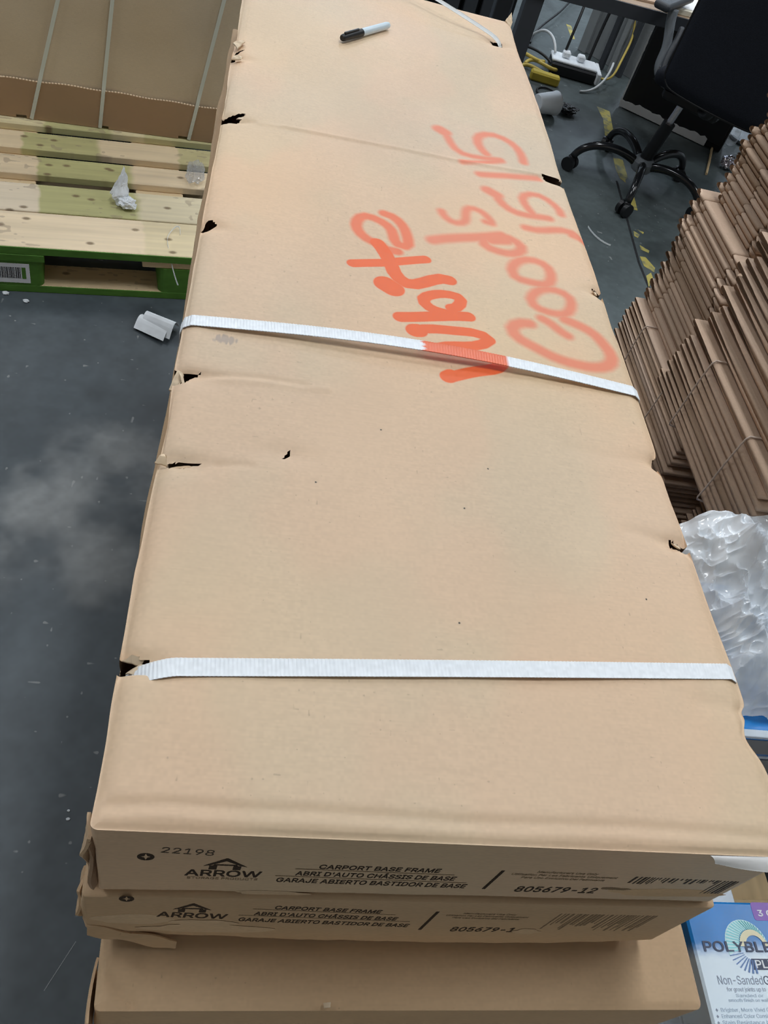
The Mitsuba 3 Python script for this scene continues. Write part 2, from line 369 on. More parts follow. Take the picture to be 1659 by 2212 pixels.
# ---------------------------------------------------------------- hall
X0, X1, Y0, Y1, ZC = -9.0, 9.5, -3.6, 14.0, 6.4
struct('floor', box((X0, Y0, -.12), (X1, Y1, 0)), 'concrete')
struct('ceiling', box((X0, Y0, ZC), (X1, Y1, ZC + .1)), 'ceiling_paint')
struct('wall_left', box((X0 - .15, Y0, 0), (X0, Y1, ZC)), 'wall_paint')
struct('wall_right', box((X1, Y0, 0), (X1 + .15, Y1, ZC)), 'wall_paint')
struct('wall_back', box((X0, Y1, 0), (X1, Y1 + .15, ZC)), 'wall_paint')
struct('bounce_wall_front', box((X0, Y0 - .15, 0), (X1, Y0, ZC)), 'wall_bounce')  # unseen wall, set close and pale to throw light onto front faces
TAPE = [[(1.629, 4.15), (1.694, 4.126), (1.658, 3.874), (1.636, 3.833), (1.603, 3.837), (1.634, 4.015)], [(1.595, 3.626), (1.643, 3.625), (1.627, 3.458), (1.603, 3.424), (1.58, 3.495)],
        [(1.576, 3.252), (1.617, 3.294), (1.603, 3.177), (1.565, 3.182)], [(1.539, 3.0), (1.563, 2.981), (1.547, 2.952), (1.533, 2.961)], [(1.56, 3.018), (1.588, 3.007), (1.58, 2.99)],
        [(1.541, 2.898), (1.576, 2.87), (1.567, 2.851), (1.537, 2.867)], [(1.519, 2.813), (1.544, 2.815), (1.568, 2.75), (1.555, 2.716), (1.52, 2.748)], [(1.512, 2.681), (1.54, 2.711), (1.539, 2.677), (1.502, 2.604)],
        [(1.67, 5.213), (1.7, 5.204), (1.683, 5.003), (1.662, 4.997)], [(1.588, 3.54), (1.608, 3.434), (1.605, 3.405), (1.582, 3.44)]]
for t in TAPE:
    obj('tape_remnant', poly_mesh(t, .0002, .0009), 'yellow_paint', 'floor', label='worn yellow floor tape' if t is TAPE[0] else None)
obj('joint', poly_mesh(LineString([(1.56, 3.4), (1.535, 3.121), (1.503, 2.764), (1.503, 2.4)]).buffer(.005), .0002, .0007), 'joint_black', 'floor', label='thin dark joint line')
obj('scratch', poly_mesh(LineString([(-.128, .345), (-.162, .275)]).buffer(.0006), .0002, .0006), 'grey_steel', 'floor')

for i, (x, y) in enumerate(LAMPS):
    t = thing('ceiling_lamp', f'{("left", "middle", "right")[i % 3]} white ceiling lamp of the {("nearest", "second", "farthest")[i // 3]} row', 'lamp', 'ceiling strip lamps')
    obj('housing', box((x - .32, y - .95, LAMP_Z + .012), (x + .32, y + .95, LAMP_Z + .1), .02), 'white_plastic', t)
    d = trimesh.Trimesh([[x - .28, y - .9, LAMP_Z], [x - .28, y + .9, LAMP_Z], [x + .28, y + .9, LAMP_Z], [x + .28, y - .9, LAMP_Z]], [[0, 1, 2], [0, 2, 3]], process=False)
    k = obj('diffuser', d, 'white_plastic', t)
    scene[k]['emitter'] = {'type': 'area', 'radiance': rgb(*(LAMP_FAR if i >= 6 else LAMP))}
    for s in (-.7, .7):
        obj('hanger', tube([(x, y + s, LAMP_Z + .1), (x, y + s, ZC)], .004, 6), 'grey_steel', t)

# ---------------------------------------------------------------- stack of long cartons
XL, XR, YF, YB, ZT = -.050, .466, .190, 1.810, 1.0
BH = .127
ZE = [1.0, .873, .728, .582, .436, .290, .1445]
HOLES = {  # torn openings in the top carton, outlined on its top
 'L1': [(-.062, 1.160), (-.044, 1.1654), (-.0183, 1.1803), (-.0194, 1.1686), (-.041, 1.1437), (-.062, 1.142)],
 'L2': [(-.062, 1.350), (-.0546, 1.3469), (-.0456, 1.3757), (-.0322, 1.3884), (-.0437, 1.3699), (-.0468, 1.3445), (-.062, 1.3373)],
 'L3': [(-.062, .882), (-.0496, .8808), (-.045, .8993), (-.04, .903), (-.0317, .8949), (-.0391, .8874), (-.062, .872)],
 'L4': [(-.0505, .6133), (-.0500, .6354), (-.0399, .6324), (-.025, .6338), (-.0355, .6245), (-.0375, .6137)],
 'L5': [(-.0416, .5115), (-.0269, .5152), (-.0098, .5144), (-.0262, .5085), (-.0411, .5055)],
 'L6': [(-.062, .3010), (-.062, .3125), (-.051, .3130), (-.0452, .3145), (-.0317, .3137), (-.0248, .3086), (-.03, .301), (-.0362, .3015), (-.0442, .3002)],
 'R1': [(.4261, 1.1925), (.482, 1.1888), (.482, 1.1720), (.4341, 1.1768)],
 'R2': [(.4507, .909), (.482, .9045), (.482, .8917), (.4563, .8985)],
 'R3': [(.462, .608), (.482, .612), (.482, .586), (.463, .590)],
 'R4': [(.4461, .4945), (.456, .4900), (.482, .4885), (.482, .4795), (.4542, .4830), (.4449, .4860)],
 'R6': [(.4091, 1.6807), (.4324, 1.6812), (.4348, 1.6656), (.4205, 1.6616)],
 'M': [(.0656, .5438), (.0672, .5385), (.065, .5350), (.060, .5326), (.0625, .538)],
}
CREASE = [([(.0022, 1.162), (.1339, 1.1729), (.287, 1.1763), (.4626, 1.1921)], .0045, .0024), ([(-.0397, .6304), (-.0042, .6318), (.0319, .6366), (.0785, .6354)], .004, -.0022),
          ([(-.0381, .6159), (-.0081, .6254), (.0232, .6298), (.1, .634)], .005, .0016), ([(-.04, .2045), (-.0066, .2068), (.0444, .2055), (.09, .2060), (.2, .204), (.33, .206), (.45, .203)], .005, -.0022),
          ([(0, .5135), (.03, .517)], .004, -.0018), ([(-.045, 1.158), (.03, 1.165)], .004, -.0015), ([(.45, .595), (.36, .60)], .01, -.001), ([(.445, .489), (.40, .497)], .008, -.002), ([(.462, .31), (.42, .315)], .008, -.0015)]

def corner_sag(m, zc, y0):
    """the seam between the two upper cartons droops towards the front left corner"""
    v = m.vertices.copy()
    w = np.clip(1 - (v[:, 1] - y0) / .35, 0, 1) * np.clip(1 - np.abs(v[:, 2] - zc) / .05, 0, 1)
    v[:, 2] += w * np.interp(v[:, 0], [-.061, -.02, .08, .2, .47], [-.015, -.012, -.007, -.004, 0.])
    m.vertices = v
def carton_mesh(x0, x1, y0, y1, z0, z1, n, seed, r=.009, holes=None, creases=(), sag=0.0, fold=.006):
    m = rounded_grid((x0, y0, z0), (x1, y1, z1), r, n)
    v = m.vertices.copy()
    w = meshkit.fbm(v * [7, 5, 9], 3, seed) - .5
    w2 = meshkit.fbm(v * [30, 26, 30], 2, seed + 5) - .5
    top, bot = np.clip((v[:, 2] - (z1 - r)) / r, 0, 1), np.clip((z0 + r - v[:, 2]) / r, 0, 1)
    ex = np.minimum(v[:, 0] - x0, x1 - v[:, 0]); ey = np.minimum(v[:, 1] - y0, y1 - v[:, 1])
    v[:, 2] += top * (w * .0035 + w2 * .0006 - sag * np.clip(1 - (v[:, 1] - y0) / .12, 0, 1) ** 2)
    e = np.minimum(np.maximum(ex, 0), np.maximum(ey, 0))
    v[:, 2] -= np.clip((v[:, 2] - (z1 - r)) / r, 0, 1) * fold * np.clip(1 - e / .016, 0, 1) ** 2
    side = np.clip(1 - ex / .004, 0, 1)
    v[:, 0] += side * (meshkit.fbm(np.c_[v[:, 1] * 9, v[:, 2] * 16, v[:, 0] * 4], 3, seed + 9) - .5) * .009 * np.sign((x0 + x1) / 2 - v[:, 0])
    front = np.clip(1 - ey / .004, 0, 1)
    v[:, 1] += front * bot * (meshkit.fbm(v * [16, 3, 3], 3, seed + 3) - .5) * .008
    if holes:
        for h in holes.values():
            c = np.array(h).mean(0); d = np.hypot((v[:, 0] - c[0]) / .030, (v[:, 1] - c[1]) / .012)
            v[:, 2] -= top * .0065 * np.exp(-d ** 2 * 1.2) * (.4 if h is holes.get('M') else 1)
    for pts, wd, amp in creases:
        d = np.min([seg_dist(v[:, :2], a, b) for a, b in zip(pts[:-1], pts[1:])], axis=0)
        v[:, 2] += top * amp * np.exp(-(d / wd) ** 2)
    m.vertices = v
    if holes:
        c = m.triangles_center; keep = np.ones(len(c), bool)
        for key, h in holes.items():
            inside = shapely.contains_xy(Polygon(h), c[:, 0], c[:, 1]) & (c[:, 2] > z1 - .022)
            keep &= ~inside
        m.update_faces(keep); m.remove_unreferenced_vertices()
    return m

def flap(parent, pts, z, lift, name='torn_flap', bsdf='kraft_raw', seed=0, thick=.0016):
    """a torn scrap of board: outline pts on the top, bent by lift(x, y) -> z offset"""
    pl = Polygon(pts); b = pl.bounds
    g = trimesh.creation.extrude_polygon(pl, thick, engine='earcut')
    g = g.subdivide_to_size(.004)
    v = g.vertices.copy()
    v[:, 2] += z + lift(v[:, 0], v[:, 1]) + (meshkit.noise(np.c_[v[:, :2] * 260, v[:, 2] * 0], seed) - .5) * .003
    g.vertices = v
    return obj(name, g, bsdf, parent, smooth=30)

def end_text(parent, name, text, x0, z0, x1, z1, h, y, bsdf='ink', bold=True, shear=0.0):
    m = meshkit.text_mesh(text, h, .00012, bold)
    w = m.bounds[1][0] - m.bounds[0][0]
    m.apply_translation([-m.bounds[0][0], 0, 0])
    v = m.vertices.copy()
    L = math.hypot(x1 - x0, z1 - z0); v[:, 0] = v[:, 0] * L / w + shear * v[:, 1]
    a = math.atan2(z1 - z0, x1 - x0)
    X = x0 + v[:, 0] * math.cos(a) - v[:, 1] * math.sin(a)
    Z = z0 + v[:, 0] * math.sin(a) + v[:, 1] * math.cos(a)
    m.vertices = np.c_[X, y - v[:, 2], Z]
    return obj(name, m, bsdf, parent)

def xz(parent, name, polys, y, bsdf, d=.00012):
    """flat print on an end face: polygons in x, z"""
    ms = [poly_mesh(q, 0, d) for q in polys]
    m = cat_(ms); v = m.vertices.copy()
    m.vertices = np.c_[v[:, 0], y - v[:, 2], v[:, 1]]
    return obj(name, m, bsdf, parent)

def rot_poly(pts, o, a):
    c, s = math.cos(a), math.sin(a)
    return [(o[0] + x * c - y * s, o[1] + x * s + y * c) for x, y in pts]

def roof_logo(parent, x0, x1, z, h, y, bsdf='ink'):
    w = x1 - x0; cx = (x0 + x1) / 2
    roof = [(x0 - .1 * w, z), (cx - .02 * w, z + h), (cx + .02 * w, z + h), (x1 + .1 * w, z), (x1 - .08 * w, z + .10 * h), (cx, z + .66 * h), (x0 + .08 * w, z + .10 * h)]
    legs = [[(x0 + a * w, z - .42 * h), (x0 + (a + .22) * w, z - .42 * h), (x0 + (a + .22) * w, z + .06 * h), (x0 + a * w, z + .06 * h)] for a in (.06, .72)]
    beam = [(x0 + .16 * w, z + .1 * h), (x1 - .16 * w, z + .1 * h), (x1 - .2 * w, z + .24 * h), (x0 + .2 * w, z + .24 * h)]
    xz(parent, 'house_logo', [roof, beam] + legs, y, bsdf)

def plus_mark(parent, x0, x1, z, h, y):
    cx, rx, rz = (x0 + x1) / 2, (x1 - x0) / 2, h
    th = np.linspace(0, 2 * np.pi, 28, endpoint=False)
    e = Polygon(np.c_[cx + rx * np.cos(th), z + rz * np.sin(th)])
    st = []
    for k in range(8):
        rr = (.92, .34)[k % 2]; st.append((cx + rx * .72 * rr * math.cos(k * math.pi / 4), z + rz * rr * math.sin(k * math.pi / 4)))
    xz(parent, 'plus_mark', [e.difference(Polygon(st))], y, 'ink')

def blob(cx, cz, rx, rz, seed, n=26, a=0.0):
    th = np.linspace(0, 2 * np.pi, n, endpoint=False)
    r = .75 + .5 * meshkit.noise(np.c_[np.cos(th) * 2 + seed, np.sin(th) * 2, th * 0], seed)
    return Polygon(rot_poly(np.c_[rx * r * np.cos(th), rz * r * np.sin(th)], (cx, cz), a)).buffer(0)

# top carton
top = thing('long_carton', 'long brown carton on top of the stack, with orange spray-painted words on it', 'carton', None)
M1 = carton_mesh(XL, XR, YF, YB, ZT - BH, ZT, (200, 640, 30), 3, r=.005, holes=HOLES, creases=CREASE, sag=.0)
corner_sag(M1, ZT - BH, YF)
v = M1.vertices.copy()   # crushed notches along the right edge
for yc, wd, am in ((.288, .018, .010), (.597, .012, .006), (.31, .005, .004)):
    v[:, 0] -= am * np.exp(-((v[:, 1] - yc) / wd) ** 2) * np.clip((v[:, 0] - (XR - .02)) / .02, 0, 1) * np.clip((v[:, 2] - (ZT - .08)) / .06, 0, 1)
M1.vertices = v
obj('body', M1, 'kraft_painted', top, smooth=True)
F1 = YF - .0001
end_text(top, 'printed_line', 'CARPORT BASE FRAME', .1088, .9317, .2011, .9312, .0088, F1)
end_text(top, 'printed_line', "ABRI D'AUTO CHÂSSIS DE BASE", .0940, .9146, .2184, .9130, .0092, F1)
end_text(top, 'printed_line', 'GARAJE ABIERTO BASTIDOR DE BASE', .0819, .8972, .2326, .8947, .0096, F1)
for x0, z0, x1, z1 in ((.0920, .9290, .2149, .9262), (.0799, .9113, .2302, .9075)):
    xz(top, 'printed_rule', [[(x0, z0), (x1, z1), (x1, z1 + .0011), (x0, z0 + .0011)]], F1, 'ink_faint')
xz(top, 'printed_slash', [[(.2478, .8939), (.2506, .8939), (.2506, .9415), (.2478, .9415)]], F1, 'ink')
end_text(top, 'part_number', '805679-12', .2760, .8898, .3460, .8910, .0135, F1)
for s, x0, z0, x1, z1 in (('Manufacturers Use Only', .2774, .9391, .3281, .9378), ('Utilisation Par Les Fabricants Uniquement', .2587, .9322, .3481, .9302), ('Para Uso Exclusivo Del Fabricante', .2694, .9248, .3405, .9233)):
    end_text(top, 'small_print', s, x0, z0, x1, z1, .0045, F1, 'ink_faint', False)
plus_mark(top, -.0203, -.0085, .9452, .0075, F1)
end_text(top, 'stamped_number', '22198', -.0047, .9556, .0309, .9525, .0112, F1, 'ink_stamp', False)
end_text(top, 'company_name', 'ARROW', .0137, .9064, .0692, .9064, .0135, F1)
end_text(top, 'company_line', 'STORAGE PRODUCTS', .0159, .8985, .0679, .8988, .0048, F1, 'ink_faint', False)
roof_logo(top, .0284, .0544, .9297, .018, F1)
def barcode(parent, x0, x1, ztop, zbot, y, bsdf, worn, slant=0.0, seed=5):
    r = np.random.default_rng(seed); x = x0; polys = []
    while x < x1:
        w = r.choice([.0009, .0014, .0022]); f = (x - x0) / (x1 - x0)
        zb = zbot + worn(f, r) * (ztop - zbot)
        polys.append([(x, zb), (x + w, zb), (x + w, ztop + slant * f), (x, ztop + slant * f)]); x += w + r.choice([.0012, .0019, .0028])
    xz(parent, 'barcode', polys, y, bsdf)
barcode(top, .3620, .4560, .9375, .8995, F1, 'ink', lambda f, r: .5 + .1 * r.random() if f < .22 else (.62 + .25 * r.random() if f < .80 else 0), -.004)
xz(top, 'smeared_mark', [blob(.355, .905, .008, .0035, 4), blob(.366, .904, .007, .0025, 9)], F1, 'ink_faint')
xz(top, 'scuff', [blob(.085, .866, .030, .006, 3)], F1, 'kraft_scuff')
xz(top, 'scuff', [blob(.405, .897, .050, .011, 12)], F1 + .00006, 'kraft_scuff')
# torn scraps
flap(top, [(-.046, .306), (-.036, .312), (-.028, .309), (-.033, .302)], ZT - .011, lambda x, y: (x + .04) * .5, seed=1)
flap(top, [(-.049, .3125), (-.043, .3155), (-.0335, .3145), (-.036, .3110), (-.042, .3115)], ZT - .004, lambda x, y: (.3155 - y) * -1.2, seed=2)
flap(top, [(-.030, .3035), (-.022, .309), (-.019, .3075), (-.024, .3015)], ZT - .003, lambda x, y: (-.02 - x) * -.3, seed=6)
flap(top, [(-.0525, .6125), (-.0440, .6130), (-.0405, .6290), (-.0470, .6350)], ZT - .010, lambda x, y: (y - .62) * .35, seed=3)
flap(top, [(-.0450, .628), (-.0420, .631), (-.0375, .616), (-.0395, .613)], ZT - .006, lambda x, y: -(x + .042) * 1.0, seed=8)
flap(top, [(-.0520, .5050), (-.0455, .5150), (-.0425, .5100), (-.0410, .5045)], ZT - .001, lambda x, y: .004 * np.sin((y - .505) * 300), seed=4)
flap(top, [(-.04, .5075), (-.027, .5125), (-.012, .5130), (-.026, .5085)], ZT - .009, lambda x, y: 0 * x, seed=5, bsdf='kraft_box')
flap(top, [(-.0500, 1.335), (-.044, 1.351), (-.033, 1.352), (-.036, 1.338)], ZT + .001, lambda x, y: .004 * np.sin((y - 1.335) * 190), seed=7)
flap(top, [(-.052, 1.388), (-.040, 1.412), (-.034, 1.402), (-.044, 1.378)], ZT + .001, lambda x, y: .003 * np.sin((y - 1.378) * 90), seed=12)
flap(top, [(-.0295, 1.168), (-.0165, 1.181), (-.012, 1.176), (-.018, 1.166)], ZT - .004, lambda x, y: (x + .02) * .2, seed=9)
flap(top, [(.4440, .4865), (.456, .4895), (.4575, .4855), (.4465, .4845)], ZT - .008, lambda x, y: (.457 - x) * .55, seed=10)
flap(top, [(.4490, .902), (.4570, .9065), (.4580, .900), (.4530, .898)], ZT - .005, lambda x, y: (.457 - x) * .4, seed=11)
flap(top, [(.455, 1.80), (.468, 1.822), (.470, 1.800), (.466, 1.785)], ZT - .001, lambda x, y: (y - 1.8) * .5, seed=14)
# corner at the front left is split: loose side panel bulging outward
def bulge_strip(x0, y0, z0, z1, out, wid, seed, parent, bsdf='kraft_box'):
    nz, ny = 14, 9
    V = np.zeros((nz, ny, 3))
    for i in range(nz):
        f = i / (nz - 1); z = z1 + (z0 - z1) * f
        for j in range(ny):
            g = j / (ny - 1)
            V[i, j] = (x0 - out * math.sin(math.pi * min(1, f * 1.05)) * (1 - g) ** 1.3 - .0015 + .0016 * math.sin(9 * f + seed + 4 * g), y0 + wid * g - .004 * math.sin(5 * f + seed), z)
    return obj('split_panel', sheet(V, .0025), bsdf, parent, smooth=30)
bulge_strip(XL, YF + .004, ZT - BH - .012, ZT - .026, .0045, .018, 1, top)
bulge_strip(XL + .002, YF + .001, ZT - BH, ZT - .030, .0025, .012, 3, top, 'kraft_carton_dark')
# white label peeling from the front edge
V = np.zeros((10, 24, 3))
for i in range(10):
    for j in range(24):
        f, g = i / 9, j / 23
        V[i, j] = (.394 + .080 * g + .006 * f, YF - .0005 - (.004 + .010 * g) * f, .9945 + .003 * g - .007 * f * f + .0012 * math.sin(9 * g + 2 * f) * f)
obj('label', sheet(V, .0004), 'label_paper', top, smooth=True, label='white sticker peeling off the front right edge')

# second carton, shifted to the left
second = thing('long_carton', 'long brown carton directly under the spray-painted one, its worn printed end facing front', 'carton', None)
X2L, X2R, Y2 = -.0610, .4720, .187
M2 = carton_mesh(X2L, X2R, Y2, YB - .012, ZE[2], ZE[1] - .002, (170, 300, 24), 14, r=.004, fold=.002)
corner_sag(M2, ZE[1], Y2)
v = M2.vertices.copy()   # its lower front edge lifts towards both corners
lift = np.clip(1 - (v[:, 1] - Y2) / .05, 0, 1) * np.clip(1 - (v[:, 2] - ZE[2]) / .08, 0, 1)
v[:, 2] += lift * (np.interp(v[:, 0], [-.061, .0, .107, .239, .38, .474], [.034, .017, .006, .0, .006, .026]) + (meshkit.fbm(np.c_[v[:, 0] * 60, v[:, 1] * 0, v[:, 1] * 0], 3, 77) - .5) * .006)
v[:, 0] -= .010 * np.clip((v[:, 1] - Y2) / 1.6, 0, 1)
M2.vertices = v
obj('body', M2, 'kraft_box', second, smooth=True)
F2 = Y2 - .0001
plus_mark(second, -.0322, -.0208, .8525, .0075, F2)
end_text(second, 'company_name', 'ARROW', -.0028, .8040, .0537, .8005, .0138, F2)
roof_logo(second, .0121, .0373, .8262, .018, F2)
for s, x0, z0, x1, z1, h in (('CARPORT BASE FRAME', .0897, .8336, .1795, .8275, .0090), ("ABRI D'AUTO CHÂSSIS DE BASE", .0752, .8145, .1983, .8064, .0094), ('GARAJE ABIERTO BASTIDOR DE BASE', .0641, .7952, .2138, .7853, .0098)):
    end_text(second, 'printed_line', s, x0, z0, x1, z1, h, F2, 'ink')
for x0, z0, x1, z1 in ((.0730, .8318, .1939, .8235), (.063, .8125, .212, .8025)):
    xz(second, 'printed_rule', [[(x0, z0), (x1, z1), (x1, z1 + .0010), (x0, z0 + .0010)]], F2, 'ink_faint')
xz(second, 'printed_slash', [[(.2265, .7770), (.2294, .7770), (.2294, .8365), (.2265, .8365)]], F2, 'ink')
end_text(second, 'part_number', '805679-1', .2564, .7744, .3173, .7750, .0138, F2)
for s, x0, z0, x1, z1 in (('Manufacturers Use Only', .252, .8312, .300, .8300), ('Utilisation Par Les Fabricants Uniquement', .2385, .8245, .314, .8228), ('Para Uso Exclusivo Del Fabricante', .246, .8175, .308, .8160)):
    end_text(second, 'small_print', s, x0, z0, x1, z1, .0042, F2, 'ink_faint', False)
barcode(second, .3390, .4330, .8390, .7860, F2, 'ink_faint', lambda f, r: .5 * r.random() ** 2, 0, 9)
xz(second, 'scuff', [blob(.035, .787, .026, .010, 5)], F2 - .00018, 'kraft_scuff')
xz(second, 'scuff', [blob(.042, .769, .055, .012, 15)], F2 - .00018, 'kraft_scuff')
xz(second, 'scuff', [blob(-.02, .792, .030, .015, 25)], F2 + .00006, 'kraft_scuff')
xz(second, 'scuff', [blob(.33, .778, .012, .010, 31)], F2 - .00018, 'kraft_scuff')
bulge_strip(X2L + .001, Y2 + .004, ZE[2] + .050, ZE[1] - .034, .0012, .02, 5, second)
# torn lower left corner
obj('torn_flap', cat_([sheet(np.array([[(-.058 + .075 * a, Y2 + .001 - .004 * b - .004 * a, .772 - .030 * a - .016 * b + .004 * math.sin(11 * a + 3 * b)) for b in np.linspace(0, 1, 6)] for a in np.linspace(0, 1, 16)]), .0012)]), 'kraft_box', second, smooth=30)

third = thing('long_carton', 'plain long brown carton third from the top, sticking out at the front of the stack', 'carton', None)
M3 = carton_mesh(-.047, .530, .133, YB - .03, ZE[3], ZE[2] - .002, (170, 260, 16), 22, r=.008,
                 creases=[([(-.035, .158), (-.022, .148), (-.014, .138)], .004, -.004), ([(-.046, .165), (-.01, .160)], .006, .003)], sag=.004)
obj('body', M3, 'kraft_box', third, smooth=True)
obj('torn_flap', sheet(np.array([[(.150 + .006 * a, .134 + .004 * b, ZE[2] + .0008 - .003 * b + .004 * a * b) for b in np.linspace(0, 1, 4)] for a in np.linspace(0, 1, 5)]), .0008), 'kraft_raw', third, smooth=30)
obj('split_panel', sheet(np.array([[(-.0475 - .003 * math.sin(3 * a) + .006 * b * (b - 1), .125 + .05 * b, ZE[2] - .015 - .09 * a) for b in np.linspace(0, 1, 6)] for a in np.linspace(0, 1, 10)]), .002), 'kraft_box', third, smooth=30)
for k, word in ((4, 'fourth'), (5, 'fifth'), (6, 'lowest')):
    t = thing('long_carton', f'plain long brown carton, {word} from the top of the spray-painted stack' if k < 6 else 'plain long brown carton lowest in the stack, resting on its pallet', 'carton', None)
    dx = (.004, -.006, .002)[k - 4]
    obj('body', carton_mesh(-.048 + dx, .470 + dx, .180 + dx, YB - .02, ZE[k], ZE[k - 1] - .002, (40, 90, 10), 30 + k, r=.009), 'kraft_box', t, smooth=True)

def pallet(x0, y0, lx, ly, label, nboards=7):
    t = thing('wooden_pallet', label, 'pallet')
    w = .1; gap = (ly - nboards * w) / (nboards - 1)
    for k in range(nboards):
        y = y0 + k * (w + gap)
        obj('deck_board', box((x0, y, .122), (x0 + lx, y + w, .144), .002), 'wood_raw', t)
    for k in range(3):
        x = x0 + k * (lx - .1) / 2
        obj('stringer_board', box((x, y0, .100), (x + .1, y0 + ly, .1218), .002), 'wood_raw', t)
        obj('bottom_board', box((x, y0, .0005), (x + .1, y0 + ly, .0218), .002), 'wood_raw', t)
        for j in range(3):
            y = y0 + j * (ly - .14) / 2
            obj('block', box((x, y, .022), (x + .1, y + .14, .0998), .002), 'wood_raw', t)
    return t
pallet(-.06, .20, .54, 1.6, 'wooden pallet under the stack of long cartons', 10)

# straps across the top carton
def ribbon(pts, width, thick=.0008, rib=.0, pitch=.0032, step=.0008, across=(0, 1, 0)):
    p = np.asarray(pts, float); s = np.r_[0, np.cumsum(np.linalg.norm(np.diff(p, axis=0), axis=1))]
    n = max(2, int(s[-1] / step)); q = np.linspace(0, s[-1], n)
    c = np.stack([np.interp(q, s, p[:, k]) for k in range(3)], 1)
    t = np.gradient(c, axis=0); t /= np.linalg.norm(t, axis=1, keepdims=True)
    a = np.asarray(across, float) - t * (t @ np.asarray(across, float))[:, None]; a /= np.linalg.norm(a, axis=1, keepdims=True)
    nm = np.cross(t, a)
    c = c + nm * (rib * np.sin(q / pitch * 2 * np.pi))[:, None]
    V = np.stack([c + a * k * width / 2 for k in (-1, -.33, .33, 1)], 1)
    return sheet(V, thick)
def strap_wrap(xa, ya, xb, yb, z, bulge, down_l, down_r, n=60):
    pts = []
    if down_l: pts += [(xa - .001, ya, z - down_l), (xa - .001, ya, z - .012), (xa + .002, ya, z - .003)]
    for f in np.linspace(0, 1, n):
        pts.append((xa + .010 + (xb - xa - .020) * f, ya + (yb - ya) * f, z + .0022 + bulge * math.sin(math.pi * f)))
    if down_r: pts += [(xb - .002, yb, z - .003), (xb + .0015, yb, z - .012), (xb + .0015, yb, z - down_r)]
    return np.array(pts)
# first strap sinks into the torn hole at the left
p = strap_wrap(-.046, .3045, .4685, .3455, ZT, .0012, 0, .12)
q = np.array([(-.046, .3010, ZT - .020), (-.040, .3020, ZT - .010), (-.031, .3030, ZT - .003), (-.020, .3046, ZT + .0018)])
p = np.vstack([q, p[p[:, 0] > -.012]])
solo('strap', ribbon(curve(p[:len(p) - 3], 400).tolist() + p[-3:].tolist(), .0150, rib=.00022), 'strap_white', 'white ribbed strap lying straight across the front of the top long carton', 'strap', smooth=True)
p = strap_wrap(-.0515, .7065, .4690, .7085, ZT, .0085, .11, .12); p[:, 1] += .009 * np.sin(np.pi * np.clip((p[:, 0] + .04) / .5, 0, 1))
solo('strap', ribbon(p, .0165, rib=.00022), 'strap_white', 'white ribbed strap across the middle of the top long carton, partly sprayed orange', 'strap', smooth=True)
# loose strap rising from the slot at the far end
p = curve([(.430, 1.664, .985), (.424, 1.668, 1.001), (.398, 1.690, 1.010), (.346, 1.712, 1.020), (.287, 1.744, 1.028), (.20, 1.80, 1.034), (.10, 1.90, 1.00)], 120)
solo('strap', ribbon(p, .0070, rib=.0001, across=(.5, .6, .6)), 'strap_plain', 'narrow white strap looping up loosely from the far end of the top long carton', 'strap', smooth=True)
p = curve([(.4675, .905, .985), (.4735, .885, .975), (.4810, .855, .962), (.488, .835, .955)], 40)
solo('strap', ribbon(p, .0045, rib=0, across=(0, .3, 1)), 'strap_plain', 'short white strap end hanging at a small tear on the long carton right edge', 'strap', smooth=True)

# marker pen
a, b = np.array([.1200, 1.5020, ZT]), np.array([.2085, 1.6120, ZT])
d = (b - a) / np.linalg.norm(b - a); L = .137; R_ = .0062
m0 = a + np.array([0, 0, R_ + .0012])
t = thing('marker_pen', 'marker pen with black cap and pale grey barrel lying on the top carton', 'pen')
def along(prof):
    m = lathe([(r, z) for z, r in prof], 24); return frame(m, m0, np.cross([0, 0, 1.0], d), d)
obj('cap', along([(0, 0), (0, .0040), (.002, .0052), (.006, .0056), (.050, .0062), (.056, .0062), (.056, 0)]), 'black_plastic', t, smooth=40)
obj('clip', frame(box((-.002, .0055, .006), (.002, .0085, .046), .001), m0, np.cross([0, 0, 1.0], d), d), 'black_plastic', t)
obj('barrel', along([(.0562, 0), (.0562, .0058), (.062, .0062), (.128, .0060), (.135, .0050), (.137, .003), (.137, 0)]), 'marker_grey', t, smooth=40)

# ---------------------------------------------------------------- pallet and tall carton on the left
def pl(u, v): return PO + PU * u + PN * v
def pbox(u0, u1, v0, v1, z0, z1, c=.002):
    m = box((u0, v0, z0), (u1, v1, z1), c)
    return frame(m, (PO[0], PO[1], 0), (PU[0], PU[1], 0))
gp = thing('wooden_pallet', 'wooden pallet with green painted edges under the tall strapped carton', 'pallet')
U0, U1 = -.505, .66
for (v0, v1), mt in zip(((0, .165), (.169, .309), (.358, .459), (.498, .597), (.639, .76), (.79, .90), (.93, 1.05), (1.06, 1.2)),
                        ('wood_pale', 'wood_green_a', 'wood_green_b', 'wood_green_c', 'wood_green_d', 'wood_plain', 'wood_plain', 'wood_plain')):
    obj('deck_board', pbox(U0, U1, v0 + .0015, v1, .122, .144), mt, gp)
obj('painted_edge', pbox(U0, U1, -.002, .0012, .1222, .1432, .0005), 'green_paint', gp, label='green painted front edge')
for u0, u1 in ((-.505, -.36), (-.065, .080), (.360, .500)):
    obj('stringer_board', pbox(u0, u1, .004, 1.2, .100, .1218), 'wood_plain', gp)
obj('edge_board', pbox(-.055, .105, -.004, .0035, .1005, .1215, .001), 'green_paint', gp)
